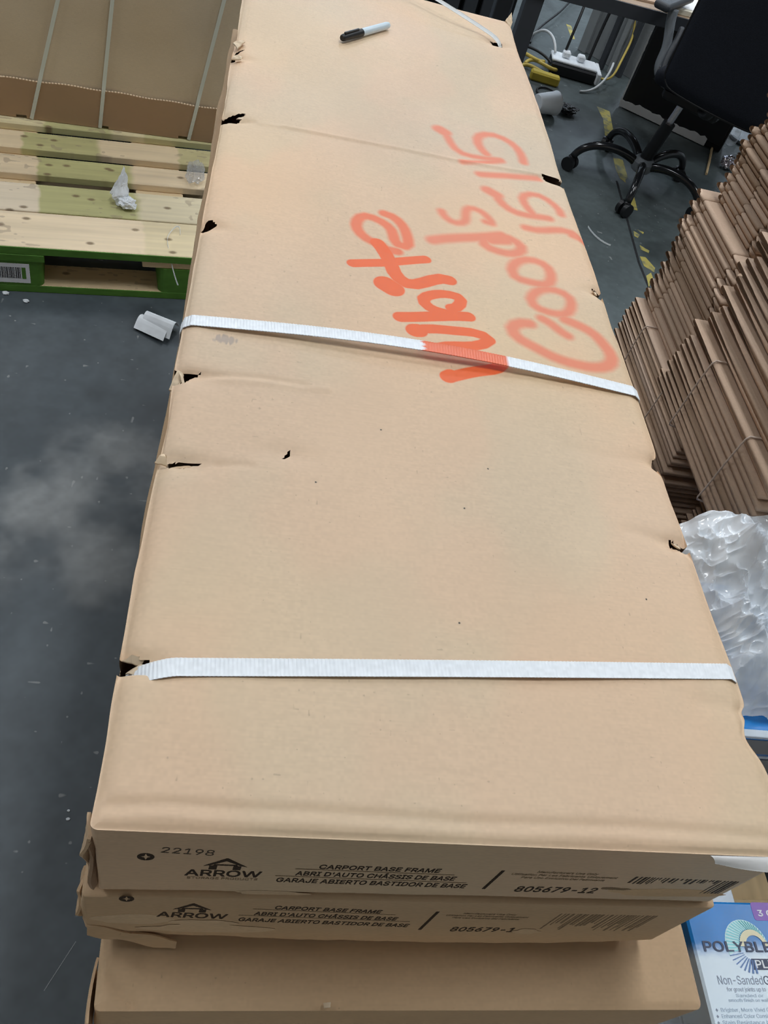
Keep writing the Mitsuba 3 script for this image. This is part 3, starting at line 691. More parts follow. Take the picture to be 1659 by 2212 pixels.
for u0, u1 in ((-.505, -.36), (-.048, .100), (.405, .590)):
    for v0 in (.0, .53, 1.06):
        m = Polygon([(u0, .0), (u1, .0), (u1, .14), (u0, .14)]).buffer(-.018).buffer(.018)
        g = poly_mesh(m, .022, .0998); g.apply_translation([0, v0, 0])
        obj('block', frame(g, (PO[0], PO[1], 0), (PU[0], PU[1], 0)), 'green_paint', gp)
for v0 in (.0, .54, 1.10):
    obj('bottom_board', pbox(U0, U1, v0 + .002, v0 + .10, .0005, .0218), 'wood_plain', gp)
obj('painted_edge', pbox(U0, U1, -.001, .0018, .0008, .0215, .0005), 'green_paint', gp)
st = obj('sticker', pbox(-.040, .066, -.0016, -.0004, .030, .092, .0003), 'sticker_white', gp, label='white barcode sticker on the block')
bars, x = [], -.012; r = np.random.default_rng(3)
while x < .044:
    w = r.choice([.0009, .0016, .0026]); bars.append(pbox(x, x + w, -.0022, -.0017, .045, .080, 0)); x += w + r.choice([.0008, .0014, .002])
scene[st + '__barcode'] = mikit.ply(cat_(bars), 'black_print')
scene[st + '__printed_block'] = mikit.ply(pbox(.046, .056, -.0022, -.0017, .044, .080, 0), 'green_paint')

TA = math.radians(8.6); TU, TN = np.array([math.cos(TA), math.sin(TA)]), np.array([-math.sin(TA), math.cos(TA)])
TO = np.array([-.776, 2.630])
def tbox(u0, u1, v0, v1, z0, z1, c=.003):
    return frame(box((u0, v0, z0), (u1, v1, z1), c), (TO[0], TO[1], 0), (TU[0], TU[1], 0))
tc = thing('tall_carton', 'tall brown carton bound with three pale straps, standing on the green-edged pallet', 'carton')
g = rounded_grid((-.30, .007, .1455), (.72, .48, 1.02), .006, (60, 24, 60))
v = g.vertices.copy(); fr = np.clip(1 - (v[:, 1] - .007) / .01, 0, 1)
for su, ub, ut in ((0, .09, .187), (0, .292, .331), (0, .568, .632)):
    ul = ub + (v[:, 2] - .15) / .36 * (ut - ub); v[:, 1] += fr * .005 * np.exp(-((v[:, 0] - ul) / .035) ** 2)
v[:, 1] += fr * (meshkit.fbm(v * 6, 3, 2) - .5) * .006
g.vertices = v
obj('body', frame(g, (TO[0], TO[1], 0), (TU[0], TU[1], 0)), 'kraft_tall', tc, smooth=True)
# darker tray wrapped round its foot, with a raw corrugated edge
poly = Polygon([(-.3, .1455)] + [(.72, .1455)] + [(u, .262 + .0015 * math.sin(u * 40) + .003 * math.sin(u * 7)) for u in np.linspace(.72, -.3, 120)])
for u0 in (.046, .288, .535):
    poly = poly.difference(shapely.box(u0, .14, u0 + .030, .1555))
g = poly_mesh(poly, 0, .0045); vv = g.vertices.copy(); g.vertices = np.c_[vv[:, 0], .004 - vv[:, 2], vv[:, 1]]; g.invert()
tr = obj('tray', frame(g, (TO[0], TO[1], 0), (TU[0], TU[1], 0)), 'kraft_tray', tc, label='darker brown tray around the foot')
ed = []
for k in range(112):
    u = -.3 + k * .0091; z = .2625 + .0015 * math.sin(u * 40) + .003 * math.sin(u * 7)
    ed.append(box((u, -.001, z - .001), (u + (.0062 if k > 34 else .0088), .0045, z + .0016), .0005))
key = tr + '__cut_edge'; scene[key] = mikit.ply(frame(cat_(ed), (TO[0], TO[1], 0), (TU[0], TU[1], 0)), 'kraft_raw'); labels[key] = {'label': 'pale raw corrugated edge', 'kind': 'stuff'}
for i, (ub, ut) in enumerate(((.09, .187), (.292, .331), (.568, .632))):
    um = ub + (1.021 - .15) / .36 * (ut - ub)
    pts = [(ub, -.0030, .1475), (ub + (.262 - .15) / .36 * (ut - ub), -.0035, .262), (ub + (.30 - .15) / .36 * (ut - ub), .0005, .30), (um, .001, 1.015), (um, .008, 1.0238), (um, .40, 1.0242)]
    m = ribbon(pts, .011, rib=0, step=.01, across=(1, 0, 0))
    solo('strap', frame(m, (TO[0], TO[1], 0), (TU[0], TU[1], 0)), 'strap_green', ('leftmost', 'middle', 'rightmost')[i] + ' of the three pale straps running down the tall brown carton', 'strap')

def crumple(cx, cy, z0, rx, ry, h, seed, n=26, ridge=5):
    """a crumpled piece of sheet resting at z0"""
    th = np.linspace(0, 2 * np.pi, n, endpoint=False); V = []
    rr = np.random.default_rng(seed)
    m = trimesh.creation.icosphere(3)
    v = m.vertices.copy()
    f = np.abs(meshkit.fbm(v * ridge + seed, 3, seed) - .5) * 2
    g = meshkit.noise(v * 2.3 + seed * 3, seed + 1)
    v *= (.55 + .5 * g - .35 * f)[:, None]
    v[:, 2] = (v[:, 2] - v[:, 2].min())
    v *= [rx, ry, h / max(v[:, 2].max(), 1e-6)]
    m.vertices = v + [cx, cy, z0]
    return m
t = thing('crumpled_paper', 'crumpled white and grey scrap of paper lying on the pallet boards', 'paper')
g = crumple(-.365, 2.265, .1442, .050, .042, .105, 4, ridge=6); v = g.vertices.copy()
f = np.clip((v[:, 2] - .1442) / .105, 0, 1); k = (1 - .9 * f ** .8)
v[:, 0] = -.365 + (v[:, 0] + .365) * k + .012 * f; v[:, 1] = 2.265 + (v[:, 1] - 2.265) * k + .03 * f
g.vertices = v; obj('twist', g, 'paper_white', t)
obj('wad', crumple(-.338, 2.250, .1442, .030, .028, .034, 14, ridge=6), 'paper_white', t)
V = np.array([[(-.250 + .085 * b + .02 * a, 1.90 + .065 * a - .045 * b + .004 * math.sin(4 * a), .003 + .030 * math.sin(math.pi * a) + .012 * b) for b in np.linspace(0, 1, 7)] for a in np.linspace(0, 1, 9)])
t = thing('folded_paper', 'folded pale paper scrap on the dark floor beside the long carton stack', 'paper')
obj('sheet', sheet(V, .0008), 'paper_white', t)
obj('fold', sheet(V * [1, 1, 0] + [[[-.016, -.008, .004]]] + V * [0, 0, .55], .0008), 'paper_white', t)
t = solo('plastic_scrap', crumple(-.170, 2.50, .1442, .035, .085, .030, 9, ridge=4), 'film_clear', 'scrap of clear plastic film on the pallet next to the long carton stack', 'plastic film')
solo('strap', ribbon(curve([(-.178, 2.165, .1448), (-.190, 2.19, .155), (-.205, 2.165, .150), (-.205, 2.10, .146), (-.185, 2.052, .11), (-.165, 2.03, .07)], 60), .004, across=(0, .2, 1)), 'strap_plain', 'thin white strap offcut curling over the edge of the green-edged pallet', 'strap')
solo('strap', ribbon(curve([(1.327, 2.955, .004), (1.335, 2.90, .009), (1.36, 2.862, .008), (1.40, 2.846, .004)], 40), .006, across=(0, .2, 1)), 'strap_plain', 'short white strap offcut lying on the floor between long carton and office chair', 'strap')
for i, (x, y, s) in enumerate(((-.558, 1.936, .010), (-.615, 1.955, .011), (-.24, 1.93, .006), (-.178, .541, .004), (-.18, .556, .003))):
    solo('debris', crumple(x, y, .0002, s, s * .8, s * .7, 20 + i), 'paper_white', ('small pale chip of wood on the floor below the barcode sticker', 'flat pale chip on the floor at the left edge under the pallet', 'tiny pale crumb on the floor left of the folded paper', 'tiny white speck on the floor near the front left corner of the stack', 'thin white fibre on the floor near the front left corner of the stack')[i], 'debris')

# ---------------------------------------------------------------- flattened cartons
def inset(ring, d):
    """a rectilinear outline (counter-clockwise) moved inwards by d"""
    P_ = np.asarray(ring, float); n = len(P_); out = []
    for k in range(n):
        a, b, c = P_[k - 1], P_[k], P_[(k + 1) % n]
        t0, t1 = (b - a) / np.linalg.norm(b - a), (c - b) / np.linalg.norm(c - b)
        out.append(b + d * (np.array([-t0[1], t0[0]]) + np.array([-t1[1], t1[0]])))
    return np.array(out)
def flat_carton(x0, x1, y0, y1, t, notch, seed):
    """one flattened carton: a thin slab whose folded edges are rounded, with slots cut at the flap scores"""
    ring = [(x0, y0), (x1, y0), (x1, y1), (x0, y1)]
    for f in sorted(notch or (), reverse=True):
        yy = y0 + (y1 - y0) * f
        ring += [(x0, yy + .0022), (x0 + .045, yy + .0022), (x0 + .045, yy - .0022), (x0, yy - .0022)]
    prof = ((.0, .0085), (.07, .0048), (.20, .0018), (.38, .0003), (.56, .0), (.74, .0006), (.88, .0026), (.97, .0062))
    rings = [np.c_[inset(ring, d), np.full(len(ring), z * t)] for z, d in prof]
    n = len(ring); V = np.vstack(rings); F = []
    for i in range(len(prof) - 1):
        for k in range(n):
            p, q = i * n + k, i * n + (k + 1) % n
            F += [[p, q, q + n], [p, q + n, p + n]]
    v2, f2 = trimesh.creation.triangulate_polygon(Polygon(rings[-1][:, :2]), engine='earcut')
    v3, f3 = trimesh.creation.triangulate_polygon(Polygon(rings[0][:, :2]), engine='earcut')
    m = len(V)
    V = np.vstack([V, np.c_[v2, np.full(len(v2), prof[-1][0] * t)], np.c_[v3, np.zeros(len(v3))]])
    F = np.vstack([F, np.asarray(f2) + m, np.asarray(f3)[:, ::-1] + m + len(v2)])
    return trimesh.Trimesh(V, F, process=False)
ORD = ['bottom', 'second', 'third', 'fourth', 'fifth', 'sixth', 'seventh', 'eighth', 'ninth', 'tenth', 'eleventh', 'twelfth'] + [f'{k}th' for k in range(13, 21)] + ['21st', '22nd', '23rd'] + [f'{k}th' for k in range(24, 40)]
def bundle(name, label, x0, x1, y0, y1, z0, n, t, notch, seed, jx=.004, jy=.006, slope=0.0):
    r = np.random.default_rng(seed)
    z = z0
    for k in range(n):
        dx, dy, dy2 = r.normal(0, jx), r.normal(0, jy), r.normal(0, jy)
        m = flat_carton(x0 + dx, x1 + dx, y0 + dy, y1 + dy2, t, notch, seed * 50 + k)
        m.apply_translation([0, 0, z])
        solo('flattened_carton', m, ('kraft_carton', 'kraft_carton_light', 'kraft_carton', 'kraft_carton_dark')[r.integers(0, 4)], f'{ORD[k]} flattened brown carton' + (' from the bottom' if k else '') + ' in ' + label, 'flattened carton', name, smooth=50)
        z += t
    return z
near_cols = []
# far pile (behind), four bundles
z = bundle('far pile, lowest bundle', 'the strapped lowest bundle of the far pile', 1.00, 1.55, 1.262, 1.775, .1445, 21, .0155, None, 101, .0022, .005)
zb1 = z
z = bundle('far pile, second bundle', 'the second bundle up of the far pile', 1.020, 1.58, 1.36, 1.775, z, 11, .0150, (.22, .8), 102)
z = bundle('far pile, third bundle', 'the third bundle up of the far pile', 1.012, 1.57, 1.45, 1.77, z + .001, 9, .0150, (.16, .84), 103, .006, .008)
z = bundle('far pile, top bundle', 'the top bundle of the far pile', 1.040, 1.60, 1.49, 1.745, z + .001, 20, .0150, (.14, .5, .86), 104, .006, .010)
z = bundle('near pile, shaded base', 'the shaded base of the near pile', 1.11, 1.50, .93, 1.235, .1445, 28, .0162, None, 105, .006, .006)
za = z
z = bundle('near pile, strapped bundle', 'the strapped bundle of the near pile', .85, 1.45, .832, 1.262, z, 11, .0150, None, 106, .0022, .012)
za1 = z
z = bundle('near pile, middle bundle', 'the middle bundle of the near pile', .862, 1.46, .835, 1.25, z + .001, 12, .0160, None, 107, .004, .014)
z = bundle('near pile, top bundle', 'the top bundle of the near pile', .885, 1.46, .84, 1.24, z + .001, 12, .0160, None, 108, .006, .016)
pallet(.975, .91, .80, .90, 'wooden pallet under the two piles of flattened cartons', 6)
def twine(x, y, z0, z1, label, tail=0):
    pts = [(x + .01, y, z0 - .002), (x - .006, y, z0 + .002)] + [(x - .0085 + .0008 * math.sin(7 * f), y - .004 * f, z0 + (z1 - z0) * f) for f in np.linspace(.05, .97, 14)] + [(x - .004, y - .004, z1 + .002), (x + .03 + tail, y - .006, z1 + .003)]
    solo('binding_string', tube(pts, .0016, 6), 'twine', label, 'string', smooth=True)
twine(.85, 1.135, za, za1, 'pale string around the strapped bundle of the near pile, the one nearer the chair')
twine(.85, .945, za, za1, 'pale string around the strapped bundle of the near pile, the one nearer the plastic')
twine(1.00, 1.645, .30, zb1, 'pale string around the lowest bundle of the far pile, the farther one', .02)
twine(1.00, 1.43, .145, zb1, 'pale string around the lowest bundle of the far pile, the nearer one')

# ---------------------------------------------------------------- grout boxes on their pallet, under plastic film
def grout_box(x0, y0, z0, label, bs, sx=.19, sy=.30, sz=.0700):
    t = thing('grout_box', label, 'box')
    obj('body', box((x0, y0, z0), (x0 + sx, y0 + sy, z0 + sz - .0006), .003), bs, t)
    return t
Z5 = .50
gb = grout_box(.677, -.02, Z5 - .07, 'blue and white printed grout box lying beside the front of the long carton stack', 'grout_print', .196, .315)
def flat_text(parent, name, text, x, y, w, h, bsdf, bold=False, z=Z5 - .0006, ang=.0):
    m = meshkit.text_mesh(text, h, .0004, bold)
    wid = m.bounds[1][0] - m.bounds[0][0]; m.apply_translation([-m.bounds[0][0], 0, 0])
    v = m.vertices.copy(); v[:, 0] *= w / wid; m.vertices = v
    m.apply_transform(trimesh.transformations.rotation_matrix(ang, [0, 0, 1])); m.apply_translation([x, y, z]); return obj(name, m, bsdf, parent)
def flat(parent, name, polys, bsdf, z=Z5 - .0006, d=.0004):
    return obj(name, cat_([poly_mesh(q, z, z + d) for q in polys]), bsdf, parent)
flat(gb, 'purple_tag', [Polygon([(.779, .272), (.872, .272), (.872, .295), (.779, .295)]).buffer(-.004).buffer(.004)], 'print_purple')
flat_text(gb, 'tag_text', '3 G', .786, .2775, .023, .0075, 'print_white', True, Z5 - .0001)
C0, th0 = np.array([.756, .2410]), 0
flat(gb, 'swirl', [Polygon([(C0[0] + .0315 * math.cos(a), C0[1] + .0315 * math.sin(a)) for a in np.linspace(0, math.pi * 1.12, 40)] + [(C0[0] + .008 + .019 * math.cos(a), C0[1] + .001 + .019 * math.sin(a)) for a in np.linspace(math.pi * 1.05, 0, 30)]).buffer(0)], 'print_ice')
ray = []
for a in np.linspace(.10, math.pi * 1.08, 24):
    p0, p1 = C0 + [.009 + .0185 * math.cos(a), .0185 * math.sin(a)], C0 + .0305 * np.array([math.cos(a), math.sin(a)])
    w = .0010; nrm = np.array([-math.sin(a), math.cos(a)]); ray.append([p0 + nrm * w * .6, p1 + nrm * w, p1 - nrm * w, p0 - nrm * w * .6])
flat(gb, 'swirl_rays', ray[12:], 'print_cyan', Z5 - .0001); flat(gb, 'swirl_rays', ray[:12], 'print_teal', Z5 - .0001)
flat(gb, 'swirl_inner', [Polygon([(C0[0] + .010 + .0205 * math.cos(a), C0[1] - .001 + .0205 * math.sin(a)) for a in np.linspace(0, math.pi, 30)] + [(C0[0] + .012 + .0135 * math.cos(a), C0[1] - .001 + .0135 * math.sin(a)) for a in np.linspace(math.pi, 0, 24)])], 'print_cream', Z5 - .00005)
ray = []
for k, a in enumerate(np.linspace(math.pi * 1.12, math.pi * 1.52, 8)):
    p0, p1 = C0 + .013 * np.array([math.cos(a), math.sin(a)]) + [.003, -.004], C0 + .033 * np.array([math.cos(a), math.sin(a)]) + [.001, 0]
    nrm = np.array([-math.sin(a), math.cos(a)]); w = .0005 + .00012 * k; ray.append([p0 + nrm * w * .6, p1 + nrm * w, p1 - nrm * w, p0 - nrm * w * .6])
flat(gb, 'lower_rays', ray, 'print_blue', Z5 - .0001)
flat_text(gb, 'product_name', 'POLYBLEND', .6905, .2337, .1345, .0117, 'print_navy', True, Z5 - .00002)
flat(gb, 'name_plate', [shapely.box(.7545, .2125, .815, .2255).buffer(-.0025).buffer(.0025)], 'print_navy')
flat_text(gb, 'plate_text', 'PLUS', .7600, .2147, .040, .0090, 'print_white', True, Z5 - .0001)
flat_text(gb, 'kind_text', 'Non-Sanded', .6990, .1957, .0650, .0098, 'print_slate')
flat_text(gb, 'kind_text', 'Grout', .7655, .1957, .036, .0098, 'print_navy')
flat_text(gb, 'use_text', 'for grout joints up to', .7085, .1880, .0560, .0046, 'print_slate')
for k, s in enumerate(('Sanded or', 'smooth finish on walls')):
    flat_text(gb, 'faint_text', s, .719 - .012 * k, .1815 - .0052 * k, .04 + .02 * k, .0036, 'print_pale')
for k, s in enumerate(('Brighter, More Vivid Colors', 'Enhanced Color Consistency', 'Stain Resistance built in')):
    y = .1655 - .0068 * k
    flat(gb, 'bullet', [[(.6850 - .001 * k, y + .0018), (.6868 - .001 * k, y + .0036), (.6886 - .001 * k, y + .0018), (.6868 - .001 * k, y)]], 'print_slate')
    flat_text(gb, 'bullet_text', s, .6925 - .001 * k, y, .085, .0042, 'print_pale')
for k in range(4):
    t = grout_box(.672 + (.004, -.030, .002, -.004)[k], -.02 - (.0, .006, .0, .004)[k], Z5 - .07 * (k + 2), f'plain grout box, {("first", "second", "third", "lowest")[k]} box down under the printed one beside the long cartons', ('grout_white', 'grout_white', 'grout_blue', 'grout_white')[k], .20, .315)
    if k == 1:
        flat(t, 'printed_corner', [[(.668, .15), (.69, .16), (.69, .10), (.668, .10)]], 'print_navy', Z5 - .14 - .0006)
COLN = {(.884, -.02): 'front middle column', (.672, .31): 'middle column next to the long cartons', (.862, .545): 'film-covered rear column', (1.062, .545): 'rear right column', (.672, .62): 'rear column next to the long cartons', (1.09, -.02): 'front right column'}
for cx, cy, tops in ((.884, -.02, .43), (.672, .31, .36), (.862, .545, .50), (1.062, .545, .50), (.672, .62, .36), (1.09, -.02, .43)):
    for k in range(int(round((tops - .15) / .07))):
        t = grout_box(cx, cy + (.004 if k % 2 else 0), .15 + .07 * k - .0055, f'{ORD[k]} grout box' + (' up' if k else '') + ' in the ' + COLN[(cx, cy)] + ' of grout boxes', ('grout_blue', 'grout_grey', 'grout_white')[k % 3] if (cx, cy) != (.862, .545) else ('grout_white', 'grout_blue', 'grout_grey', 'grout_blue', 'grout_blue')[k])
        if (cx, cy) == (.862, .545):
            obj('white_edge', box((cx + .001, cy - .001, .15 + .07 * k + .0565), (cx + .189, cy + .012, .15 + .07 * k + .0645), .001), 'grout_white', t)
            obj('end_panel', box((cx + .004, cy - .0012, .15 + .07 * k + .004), (cx + .186, cy + .002, .15 + .07 * k + .052), .0005), 'grout_grey', t)
pallet(.66, -.03, .80, .925, 'wooden pallet under the grout boxes', 6)

# crumpled stretch film heaped over the rear boxes
def heap(x0, x1, y0, y1, base, amp, seed, n=150):
    xs, ys = np.meshgrid(np.linspace(x0, x1, n), np.linspace(y0, y1, n), indexing='ij')
    P3 = np.stack([xs, ys, np.full_like(xs, seed * 1.3)], -1)
    warp = (meshkit.fbm(P3 * 5, 3, seed) - .5) * .12
    Pw = P3 + np.stack([warp, -warp, warp * 0], -1)
    rid = sum((1 - np.abs(2 * meshkit.noise(Pw * f + k, seed + k) - 1)) ** 2 * a for k, (f, a) in enumerate(((8, .42), (19, .30), (43, .20), (97, .10))))
    fx, fy = (xs - x0) / (x1 - x0), (ys - y0) / (y1 - y0)
    edge = np.minimum(1, 4.5 * np.minimum(fx, 1 - fx) + .0) * np.minimum(1, 5 * np.minimum(fy, 1 - fy) + .15)
    z = base + .165 * fy + amp * rid * (.3 + .7 * edge) - .17 * (1 - np.minimum(1, 4.5 * np.minimum(fx, 1 - fx))) ** 2 - .03 * np.clip(1 - 5 * fy, 0, 1) ** 2
    return sheet(np.stack([xs + (meshkit.fbm(P3 * 20, 2, seed + 9) - .5) * .02, ys + (meshkit.fbm(P3 * 20, 2, seed + 8) - .5) * .02, z], -1))
t = thing('plastic_wrap', 'crumpled heap of clear stretch film over the boxes beside the long carton', 'plastic film')
obj('outer_layer', heap(.66, 1.32, .572, .825, .522, .095, 3, 260), 'film', t, smooth=14)
obj('inner_layer', heap(.68, 1.30, .588, .822, .505, .070, 11, 190), 'film', t, smooth=14)
obj('pink_print', tube(curve([(.945, .785, .604), (.93, .76, .607), (.925, .735, .606), (.938, .722, .603)], 20), [.002] * 20, 6), 'pink_print', t, label='streak of pink print on the film')

# ---------------------------------------------------------------- office chair
ch = thing('office_chair', 'black office chair with five-star castor base, its back turned to the stack', 'office chair')
HUB = np.array([1.630, 3.390]); D = np.array([.63, .777]); U = np.array([.777, -.63])
def cpt(u, d, z): return np.array([HUB[0] + U[0] * u + D[0] * d, HUB[1] + U[1] * u + D[1] * d, z])
def cfr(m): return frame(m, (HUB[0], HUB[1], 0), (U[0], U[1], 0))   # local x = right, y = forward
for k in range(5):
    a = math.radians(-113 + 72 * k); c, s = math.cos(a), math.sin(a)
    prof = curve([(.025, .098), (.09, .125), (.17, .134), (.245, .118), (.290, .080), (.300, .058)], 26)
    leg = tube([(HUB[0] + c * r, HUB[1] + s * r, z) for r, z in prof], np.linspace(.019, .015, 26), 12)
    lk = obj('leg', leg, 'black_gloss', ch, smooth=True)
    cx, cy = HUB[0] + c * .302, HUB[1] + s * .302
    ax = np.array([math.cos(a + .9), math.sin(a + .9), 0])
    wh = []
    for o in (-.016, .016):
        w = trimesh.creation.cylinder(.0285, .018, sections=24)
        w = frame(w, np.array([cx, cy, .0285]) + ax * o, np.cross([0, 0, 1.0], ax), ax); wh.append(w)
    scene[lk + '__castor'] = mikit.ply(cat_(wh + [box((cx - .014, cy - .014, .028), (cx + .014, cy + .014, .064), .006)]), 'black_plastic', smooth=40)
obj('hub', frame(lathe([(0, .075), (.040, .075), (.050, .09), (.050, .115), (.034, .132), (0, .132)], 24), (HUB[0], HUB[1], 0), (1, 0, 0)), 'grey_plastic', ch, smooth=40)
top_ = cpt(.05, 0, .47)
def onpost(f): return np.array([HUB[0], HUB[1], .12]) * (1 - f) + top_ * f
obj('post_sleeve', tube([onpost(0), onpost(.5)], .027, 20), 'black_plastic', ch, smooth=40)
obj('gas_lift', tube([onpost(.5), onpost(.93)], .014, 20), 'chrome', ch, smooth=40, label='chrome gas lift')
SU = .10
m = rounded_grid((SU - .17, -.20, .455), (SU + .27, .24, .520), .03, (14, 14, 2)); obj('seat', cfr(m), 'black_fabric', ch, smooth=True)
obj('mechanism', cfr(box((SU - .12, -.16, .415), (SU + .12, .14, .456), .01)), 'black_plastic', ch)
# backrest: curved padded panel seen from behind
nb, nh = 26, 24; V = np.zeros((nh, nb, 3))
def back_pt(f, g, off):
    w = .222 - .012 * g ** 3
    e = 2 * f - 1
    sq = (1 - abs(2 * g - 1) ** 6) ** .16 if abs(2 * g - 1) < 1 else 0
    u = .205 + w * e * (1 - .045 * (abs(2 * g - 1) ** 14))
    z = .487 + .50 * g + (.022 * abs(e) ** 12 if g < .5 else -.022 * abs(e) ** 12) * abs(2 * g - 1) ** 4
    return cpt(u, -.285 - .01 * g + .030 * e * e - off, z)
outer = np.array([[back_pt(f, g, .022 * ((1 - abs(2 * f - 1) ** 8) * (1 - abs(2 * g - 1) ** 8)) ** .5) for f in np.linspace(0, 1, nb)] for g in np.linspace(0, 1, nh)])
inner = np.array([[back_pt(f, g, -.028 * ((1 - abs(2 * f - 1) ** 8) * (1 - abs(2 * g - 1) ** 8)) ** .5) for f in np.linspace(0, 1, nb)] for g in np.linspace(0, 1, nh)])
bm = cat_([sheet(outer), sheet(inner[:, ::-1])]); bm.merge_vertices(digits_vertex=6)
bk = obj('backrest', bm, 'black_fabric', ch, smooth=50)
ring = [back_pt(f, 0, 0) for f in np.linspace(0, 1, 20)] + [back_pt(1, g, 0) for g in np.linspace(.05, 1, 18)] + [back_pt(f, 1, 0) for f in np.linspace(.95, 0, 20)] + [back_pt(0, g, 0) for g in np.linspace(.95, 0, 18)]
scene[bk + '__piping'] = mikit.ply(tube(ring, .0045, 8), 'black_plastic', smooth=True)
obj('back_bar', tube(curve([cpt(SU, -.05, .435), cpt(.15, -.15, .437), cpt(.195, -.215, .455), cpt(.205, -.235, .54)], 24), .016, 12), 'black_plastic', ch, smooth=True)
# left armrest, as far as the photograph shows it, and its mate
for s in (-1, 1):
    def mir(x, y, z):      # the right arm mirrors the left one about the seat's middle
        q = np.array([x, y]) - HUB; u, d = q @ U, q @ D
        return cpt(u if s < 0 else 2 * SU + .06 - u, d, z)
    arm = obj('armrest', tube(curve([mir(1.60, 3.36, .44), mir(1.530, 3.385, .445), mir(1.512, 3.405, .475), mir(1.516, 3.425, .53), mir(1.508, 3.455, .60), mir(1.500, 3.475, .662)], 30), np.r_[np.linspace(.014, .017, 15), np.linspace(.017, .020, 15)], 12), 'grey_plastic', ch, smooth=True)
    pc = mir(1.505, 3.52, .67)
    scene[arm + '__pad'] = mikit.ply(frame(rounded_grid((-.034, -.13, -.012), (.034, .15, .018), .0145, (6, 14, 1)), pc, (U[0], U[1], 0)), 'dark_steel', smooth=True)
    scene[arm + '__knob'] = mikit.ply(tube([mir(1.53, 3.33, .475), mir(1.49, 3.35, .475)], .026, 16), 'black_plastic', smooth=40)
    obj('back_bracket', tube(curve([mir(1.541, 3.425, .62), mir(1.515, 3.37, .56), mir(1.497, 3.325, .50), mir(1.50, 3.30, .47)], 16), .011, 10), 'dark_steel', ch, smooth=True)

# ---------------------------------------------------------------- low table and what is under it
tb = thing('work_table', 'low work table with black steel frame and brown top behind the office chair', 'table')
obj('tabletop', box((.93, 3.552, .598), (2.75, 4.10, .622), .004), 'table_wood', tb)
obj('apron', box((.93, 3.545, .572), (2.75, 3.5515, .6215), .001), 'dark_steel', tb, label='dark steel front rail')
for x in (.955, 2.66):
    for y in (3.56, 4.03):
        obj('leg', box((x, y, .0), (x + .07, y + .06, .5975), .004), 'dark_steel', tb)
obj('rear_rail', box((1.03, 4.045, .50), (2.66, 4.075, .55), .003), 'dark_steel', tb)
t = thing('paper_stack', 'cream paper pad lying on the table edge beside the chair arm', 'paper')
g = box((0, 0, 0), (.19, .26, .018), .001); obj('pad', frame(g, (1.53, 3.570, .6225), (1, .03, 0)), 'cream', t)
g = box((.02, .02, .0183), (.17, .25, .0195), 0); obj('top_sheet', frame(g, (1.53, 3.570, .6225), (1, .05, 0)), 'label_paper', t)
solo('brown_envelope', frame(box((0, 0, 0), (.20, .15, .008), .001), (1.30, 3.60, .6225), (1, .1, 0)), 'kraft_carton', 'brown envelope on the table just left of the chair arm', 'envelope')

cb = thing('black_cabinet', 'low black cabinet with chipped white bottom edge under the table', 'cabinet')
co, cd = np.array([1.772, 4.228]), np.array([.378, -.232])
cd = cd / np.linalg.norm(cd)
cab = lambda lo, hi, c=.003: frame(box(lo, hi, c), (co[0], co[1], 0), (cd[0], cd[1], 0))
obj('body', cab((0, .0, .003), (.55, .10, .46)), 'black_plastic', cb)
obj('door', cab((.010, -.016, .03), (.270, -.0005, .45)), 'black_plastic', cb)
obj('door', cab((.278, -.016, .03), (.540, -.0005, .45)), 'black_plastic', cb)
r = np.random.default_rng(8)
up = [(x, .032 + .014 * r.random()) for x in np.linspace(.47, 0, 26)]
g = poly_mesh(Polygon([(0, .001), (.47, .001)] + up), 0, .003); vv = g.vertices.copy(); g.vertices = np.c_[vv[:, 0], -.0165 - vv[:, 2] * .5, vv[:, 1] + .004]
obj('chipped_edge', frame(g, (co[0], co[1], 0), (cd[0], cd[1], 0)), 'chipped_white', cb, label='chipped white bottom edge')
g = poly_mesh(Polygon([(0, .02), (.006, .02)] + [(.004 + .005 * r.random(), z) for z in np.linspace(.03, .36, 20)] + [(0, .36)]), 0, .003); vv = g.vertices.copy(); g.vertices = np.c_[vv[:, 0] - .004, -.0165 - vv[:, 2] * .5, vv[:, 1]]
obj('chipped_edge', frame(g, (co[0], co[1], 0), (cd[0], cd[1], 0)), 'chipped_white', cb)

# partition panel and uprights behind the table
gpn = thing('steel_screen', 'grey steel screen standing behind the power strip under the table', 'panel')
gd = np.array([.58, -.62, 0])
obj('sheet', frame(box((0, 0, .0), (.34, .02, .58), .002), (1.70, 4.86, 0), gd), 'grey_steel', gpn)
obj('flange', frame(box((-.02, -.025, .0), (.03, .0, .58), .002), (1.70, 4.86, 0), gd), 'grey_steel', gpn)
for k, x in enumerate((1.74, 1.79, 1.835)):
    solo('steel_upright', frame(box((0, 0, 0), (.028, .028, .59), .002), (x, 4.66 - .025 * k, 0), gd), 'grey_steel' if k == 1 else 'dark_steel', ('thin dark upright beside the grey steel screen', 'thin grey upright in the middle behind the hanging yellow cable', 'thin dark upright nearest the black cabinet')[k], 'upright')
t = thing('storage_rack', 'dark storage rack at the far end of the long carton', 'rack')
for k in range(4):
    obj('slat', box((.90 + .10 * k, 4.9 + .02 * k, .0), (.97 + .10 * k, 4.96 + .02 * k, .9), .004), 'dark_steel', t)
obj('back_panel', box((.70, 5.02, .0), (1.30, 5.08, 1.0), .004), 'black_plastic', t)
obj('shelf', box((.70, 4.90, .25), (1.30, 5.02, .28), .003), 'dark_steel', t)

